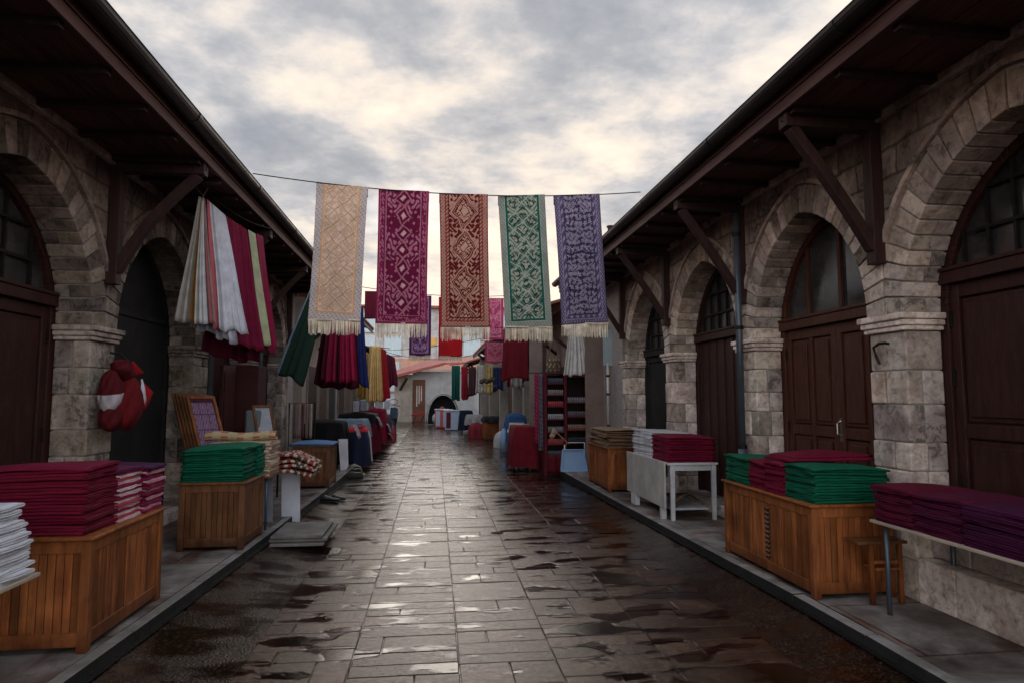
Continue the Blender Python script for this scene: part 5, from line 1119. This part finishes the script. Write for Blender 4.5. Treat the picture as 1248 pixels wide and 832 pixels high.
# ------------------------------------------------------------------ lower buildings further down
def low_house(side, xw, xe, y0, y1, zw, ze, label, wallc, tile='tile', pitch=.3, doors=3, name='low_shop'):
    t = thing(name, label, 'building', (side * xw, (y0 + y1) / 2, 0)); g = MB(); g.col = wallc
    xa, xb = sorted((side * xw, side * (xw + 3.5))); g.box(xa, xb, y0, y1, -.02, zw + .25); g.build('wall', M['plaster'], t)
    g = MB(); n = max(1, doors)
    for k in range(n):
        ya = lerp(y0 + .3, y1 - .3, (k + .12) / n); yb = lerp(y0 + .3, y1 - .3, (k + .88) / n)
        g = MB(); xa, xb = sorted((side * (xw - .03), side * (xw + .01))); g.col = [(.04, .02, .018), (.10, .06, .04), (.03, .03, .03)][k % 3]; g.box(xa, xb, ya, yb, .12, 2.25); g.col = (.25, .2, .17); g.box(xa - .01, xb + .01, ya - .06, ya - .001, .12, 2.3); g.box(xa - .01, xb + .01, yb + .001, yb + .06, .12, 2.3); g.build('door', M['paint'], t, bevel=.005)
    g = MB(); nv = int((y1 - y0) / .05)
    g.grid(lambda u, v: (side * lerp(xe, xw + 3.4, u), lerp(y0 - .1, y1 + .1, v), ze + (lerp(xe, xw + 3.4, u) - xe) * pitch + .03 * math.sin(lerp(y0, y1, v) * 6.283 / .22)), 8, nv); g.build('roof', M[tile], t, solid=.03)
    g = MB(); xa, xb = sorted((side * (xe + .02), side * (xe + .05))); g.col = (.5, .45, .4); g.box(xa, xb, y0, y1, ze - .12, ze - .03)
    g.build('fascia', M['fascia'], t)
    g = MB(); k = y0 + .3
    while k < y1: g = MB(); g.beam((side * (xw - .0), k, ze - .85), (side * (xe + .1), k, ze - .05), .07, .07, up=(0, 1, 0)); g.build('bracket', M['timber'], t); k += 1.6
    return t
low_house(-1, 2.9, 1.85, 14.6, 19.6, 3.5, 3.55, 'low shop with a dark tiled eave after the left arcade', (.36, .28, .24))
low_house(-1, 3.0, 1.95, 20.0, 25.6, 2.9, 3.0, 'lower shop with a drooping tiled eave on the left', (.38, .33, .3), pitch=.3)
low_house(-1, 3.1, 2.1, 26.0, 34.0, 3.0, 2.95, 'last low shop on the left before the pale wall', (.3, .27, .24))
low_house(1, 3.05, 1.98, 14.0, 19.4, 3.4, 3.45, 'low shop with a brown eave after the right arcade', (.36, .265, .22))
low_house(1, 2.75, 1.55, 19.8, 26.5, 3.1, 3.2, 'low shop with a faded red tiled eave on the right', (.42, .37, .31), tile='redtile', pitch=.28)
low_house(1, 2.3, 1.35, 27.0, 33.5, 2.9, 2.95, 'far shop with a dark eave next to the pale house', (.4, .35, .3))
# pillars of the right stalls
for i, (x, y, c) in enumerate(((2.42, 18.8, (.32, .28, .24)), (2.3, 21.4, (.34, .31, .27)), (1.95, 25.6, (.3, .26, .22)), (2.5, 15.2, (.10, .07, .06)))):
    g = MB(); g.col = c; g.box(x - .14, x + .14, y - .14, y + .14, 0, 3.1); g.box(x - .18, x + .18, y - .18, y + .18, 0, .2); g.box(x - .18, x + .18, y - .18, y + .18, 2.75, 2.9); tag(g.build('stall_pillar', M['plaster'], bevel=.01), ['pale square pillar behind the blue bundle', 'pale square pillar beside the distant wooden box', 'farthest pale square pillar on the right', 'dark brown post behind the cream chairs'][i], 'pillar')
t = thing('hanging_tray', 'yellow edged tray with wares hanging under the right eave', 'tray', (1.65, 20, 1.85)); g = MB(); g.col = (.3, .2, .08); g.tube([(1.65, 20, 1.85), (1.65, 20, 1.88)], .3, 18); g.build('tray', M['paint'], t)
g = MB(); g.col = (.06, .04, .03)
for k in range(6): g.blob((1.45 + k * .08, 20 + rnd.uniform(-.1, .1), 1.95 + rnd.uniform(0, .12)), (.07, .07, .07), noise=.4)
g.build('wares', M['paint'], t)
# pale house closing the street
t = thing('pale_house', 'low white house with a red tiled roof closing the end of the street', 'house', (-.6, 39, 0)); g = MB(); g.col = (.40, .40, .40); g.box(-1.3, 3.2, 38, 42, -.02, 2.95); g.build('wall', M['plaster'], t)
g = MB(); g.col = (.36, .31, .26); g.box(-2.3, -1.305, 37.9, 41, -.02, 2.75); g.box(-2.32, -1.95, 37.86, 37.899, -.02, 2.7); g.build('side_wall', M['plaster'], t)
g = MB(); g.col = (.13, .05, .03); g.box(-1.26, -.55, 37.95, 37.999, .02, 2.45); d = g.build('door', M['paint'], t, bevel=.01); g = MB(); g.col = (.5, .45, .42)
for k in range(3): g.box(-1.06 + k * .13, -1.0 + k * .13, 37.93, 37.949, .9 + .15 * k, 2.1)
g.build('door_glass', M['paint'], d)
g = MB(); nv = 80
g.add([(-2.6, 37.0, 2.55), (.5, 37.0, 3.35), (3.4, 37.0, 3.45), (3.4, 40, 3.9), (.3, 40, 3.85), (-2.4, 40, 3.0)], [(0, 1, 4, 5), (1, 2, 3, 4)]); g.build('roof', M['redtile'], t, solid=.12)
g = MB(); g.col = (.25, .08, .06); g.beam((-2.6, 36.98, 2.5), (.5, 36.98, 3.3), .05, .1); g.build('eave_board', M['paint'], t)
g = MB(); g.beam((-2.0, 37.9, 1.85), (-1.6, 37.1, 2.5), .12, .12); g.build('bracket', M['timber'], t)
t = thing('white_garage', 'plain white wall with faint bands left of the pale house', 'wall', (-4, 43, 0)); g = MB(); g.col = (.52, .53, .55); g.box(-7, -2.35, 43, 46, -.02, 3.75); g.build('wall', M['plaster'], t); g = MB(); g.col = (.3, .3, .32); g.box(-7, -2.36, 42.97, 42.999, 1.75, 1.8); g.col = (.35, .1, .1); g.box(-7, -2.36, 42.96, 42.99, 1.68, 1.72); g.build('band', M['paint'], t)
# apartment block behind
t = thing('apartment_block', 'pale apartment block with salmon and yellow bands behind the end of the street', 'building', (0, 55, 0)); g = MB(); g.col = (.48, .46, .44); g.box(-7, 9, 53, 62, -.02, 8.6); g.build('wall', M['plaster'], t)
g = MB(); g.col = (.52, .28, .20); g.box(-6.9, 9.0, 52.9, 52.999, 3.6, 4.5); g.col = (.6, .35, .1); g.box(-1.2, 2.2, 52.88, 52.995, 5.6, 6.2); g.build('colour_band', M['plaster'], t)
for i in range(7):
    x = -6.2 + i * 2.15
    for z in (4.75, 6.6): 
        g = MB(); g.col = (.42, .50, .53); g.box(x, x + 1.25, 52.86, 52.93, z, z + 1.5); w = g.build('window', M['gloss'], t); g = MB(); g.col = (.6, .6, .6)
        g.box(x - .06, x, 52.84, 52.95, z - .06, z + 1.56); g.box(x + 1.25, x + 1.31, 52.84, 52.95, z - .06, z + 1.56); g.box(x + .001, x + 1.249, 52.84, 52.95, z + 1.5, z + 1.56); g.box(x + .59, x + .65, 52.845, 52.859, z, z + 1.5); g.build('frame', M['paint'], w)
g = MB(); g.col = (.3, .1, .08); g.box(-7.3, 9.3, 52.5, 62.3, 8.6, 8.8); g.build('roof', M['plaster'], t)
# small round cap on the right gutter
g = MB(); g.tube([(2.60, 9.2, 3.98), (2.60, 9.2, 4.09)], .045, 12); g.tube([(2.60, 9.2, 4.09), (2.60, 9.2, 4.11)], .06, 12); tag(g.build('vent_cap', M['gutter']), 'small round cap on the gutter behind the violet rug', 'cap')

# ------------------------------------------------------------------ camera
cam = bpy.data.cameras.new('camera'); co = bpy.data.objects.new('camera', cam); COL.objects.link(co)
co.location = (0, 0, 1.6); co.rotation_euler = (R(90 + 4.69), 0, R(-6.87)); cam.sensor_width = 36; cam.lens = 36 * 780 / 1248; cam.clip_end = 2000; scene.camera = co

# ------------------------------------------------------------------ light
SUN_EL, SUN_AZ = 20, 4        # azimuth from +Y towards +X
sun = bpy.data.lights.new('sun', 'SUN'); sun.energy = .6; sun.angle = R(26); sun.color = (1, .93, .84)
so = bpy.data.objects.new('sun', sun); COL.objects.link(so)
dirv = Vector((math.sin(R(SUN_AZ)) * math.cos(R(SUN_EL)), math.cos(R(SUN_AZ)) * math.cos(R(SUN_EL)), math.sin(R(SUN_EL))))
so.rotation_euler = (-dirv).to_track_quat('-Z', 'Y').to_euler()
w = bpy.data.worlds.new('World'); scene.world = w; w.use_nodes = True; nt = w.node_tree; nt.nodes.clear()
out = nt.nodes.new('ShaderNodeOutputWorld'); bg = nt.nodes.new('ShaderNodeBackground'); nt.links.new(bg.outputs[0], out.inputs[0]); bg.inputs[1].default_value = .1
sky = nt.nodes.new('ShaderNodeTexSky'); sky.sky_type = 'NISHITA'; sky.sun_disc = False; sky.sun_elevation = R(SUN_EL); sky.sun_rotation = R(SUN_AZ)
d = N(nt, 'ShaderNodeTexCoord').outputs['Generated']; sp = N(nt, 'ShaderNodeSeparateXYZ'); nt.links.new(d, sp.inputs[0])
zz = math_(nt, 'ADD', math_(nt, 'MAXIMUM', sp.outputs[2], 0.0), .16)
cb = N(nt, 'ShaderNodeCombineXYZ'); nt.links.new(math_(nt, 'DIVIDE', sp.outputs[0], zz), cb.inputs[0]); nt.links.new(math_(nt, 'DIVIDE', sp.outputs[1], zz), cb.inputs[1])
pc = cb.outputs[0]
mp = N(nt, 'ShaderNodeMapping'); mp.inputs['Location'].default_value = (7.3, 4.1, 0); mp.inputs['Scale'].default_value = (1, 1.05, 1); nt.links.new(pc, mp.inputs[0]); pc = mp.outputs[0]
c_big = noise(nt, pc, .8, 4, .5, .1); c_med = noise(nt, pc, 1.7, 10, .56, .1); c_fine = noise(nt, pc, 5.5, 9, .6, .1)
dens = math_(nt, 'ADD', math_(nt, 'ADD', math_(nt, 'MULTIPLY', c_big, .30), math_(nt, 'MULTIPLY', c_med, .50)), math_(nt, 'MULTIPLY', c_fine, .26))
# light through the cloud towards the sun, darker cloud bases overhead
gl = N(nt, 'ShaderNodeVectorMath', operation='DOT_PRODUCT'); nt.links.new(d, gl.inputs[0]); gd = Vector((math.sin(R(3)) * math.cos(R(13)), math.cos(R(3)) * math.cos(R(13)), math.sin(R(13)))); gl.inputs[1].default_value = gd
glow = ramp(nt, gl.outputs['Value'], [(.72, 0.0), (.90, .55), (1.0, 1.0)])
dens2 = math_(nt, 'SUBTRACT', math_(nt, 'ADD', dens, math_(nt, 'MULTIPLY', sp.outputs[2], .21)), math_(nt, 'MULTIPLY', glow, .055))
cc_ = ramp(nt, dens2, [(.49, (11.2, 10.0, 8.8)), (.53, (9.6, 8.9, 8.2)), (.565, (8.0, 7.7, 7.6)), (.60, (6.1, 6.2, 6.6)), (.645, (4.6, 4.9, 5.5)), (.73, (3.2, 3.6, 4.3))])
warm = mixc(nt, cc_, (1.06, 1.0, .93), glow, 'MULTIPLY')
# thin blue openings
blue = mixc(nt, sky.outputs[0], (4.6, 5.4, 6.4), .6)
gap = ramp(nt, noise(nt, pc, 1.6, 5, .5, .3), [(.60, 0.0), (.68, .55)])
col = mixc(nt, warm, blue, gap)
hz = ramp(nt, sp.outputs[2], [(.0, 1.0), (.14, .0)]); col = mixc(nt, col, (8.4, 7.9, 7.4), math_(nt, 'MULTIPLY', hz, .6))
rr_ = N(nt, 'ShaderNodeMapRange'); nt.links.new(sp.outputs[1], rr_.inputs[0]); rr_.inputs[1].default_value = .25; rr_.inputs[2].default_value = -.5; rr_.inputs[3].default_value = 1.0; rr_.inputs[4].default_value = 3.3  # unseen sky behind the camera boosted, an added fill for surfaces facing it
vm = N(nt, 'ShaderNodeVectorMath', operation='SCALE'); nt.links.new(col, vm.inputs[0]); nt.links.new(rr_.outputs[0], vm.inputs['Scale']); col = vm.outputs[0]
nt.links.new(col, bg.inputs[0])
scene.view_settings.view_transform = 'Standard'; scene.view_settings.look = 'None'; scene.view_settings.exposure = 0; scene.view_settings.gamma = 1
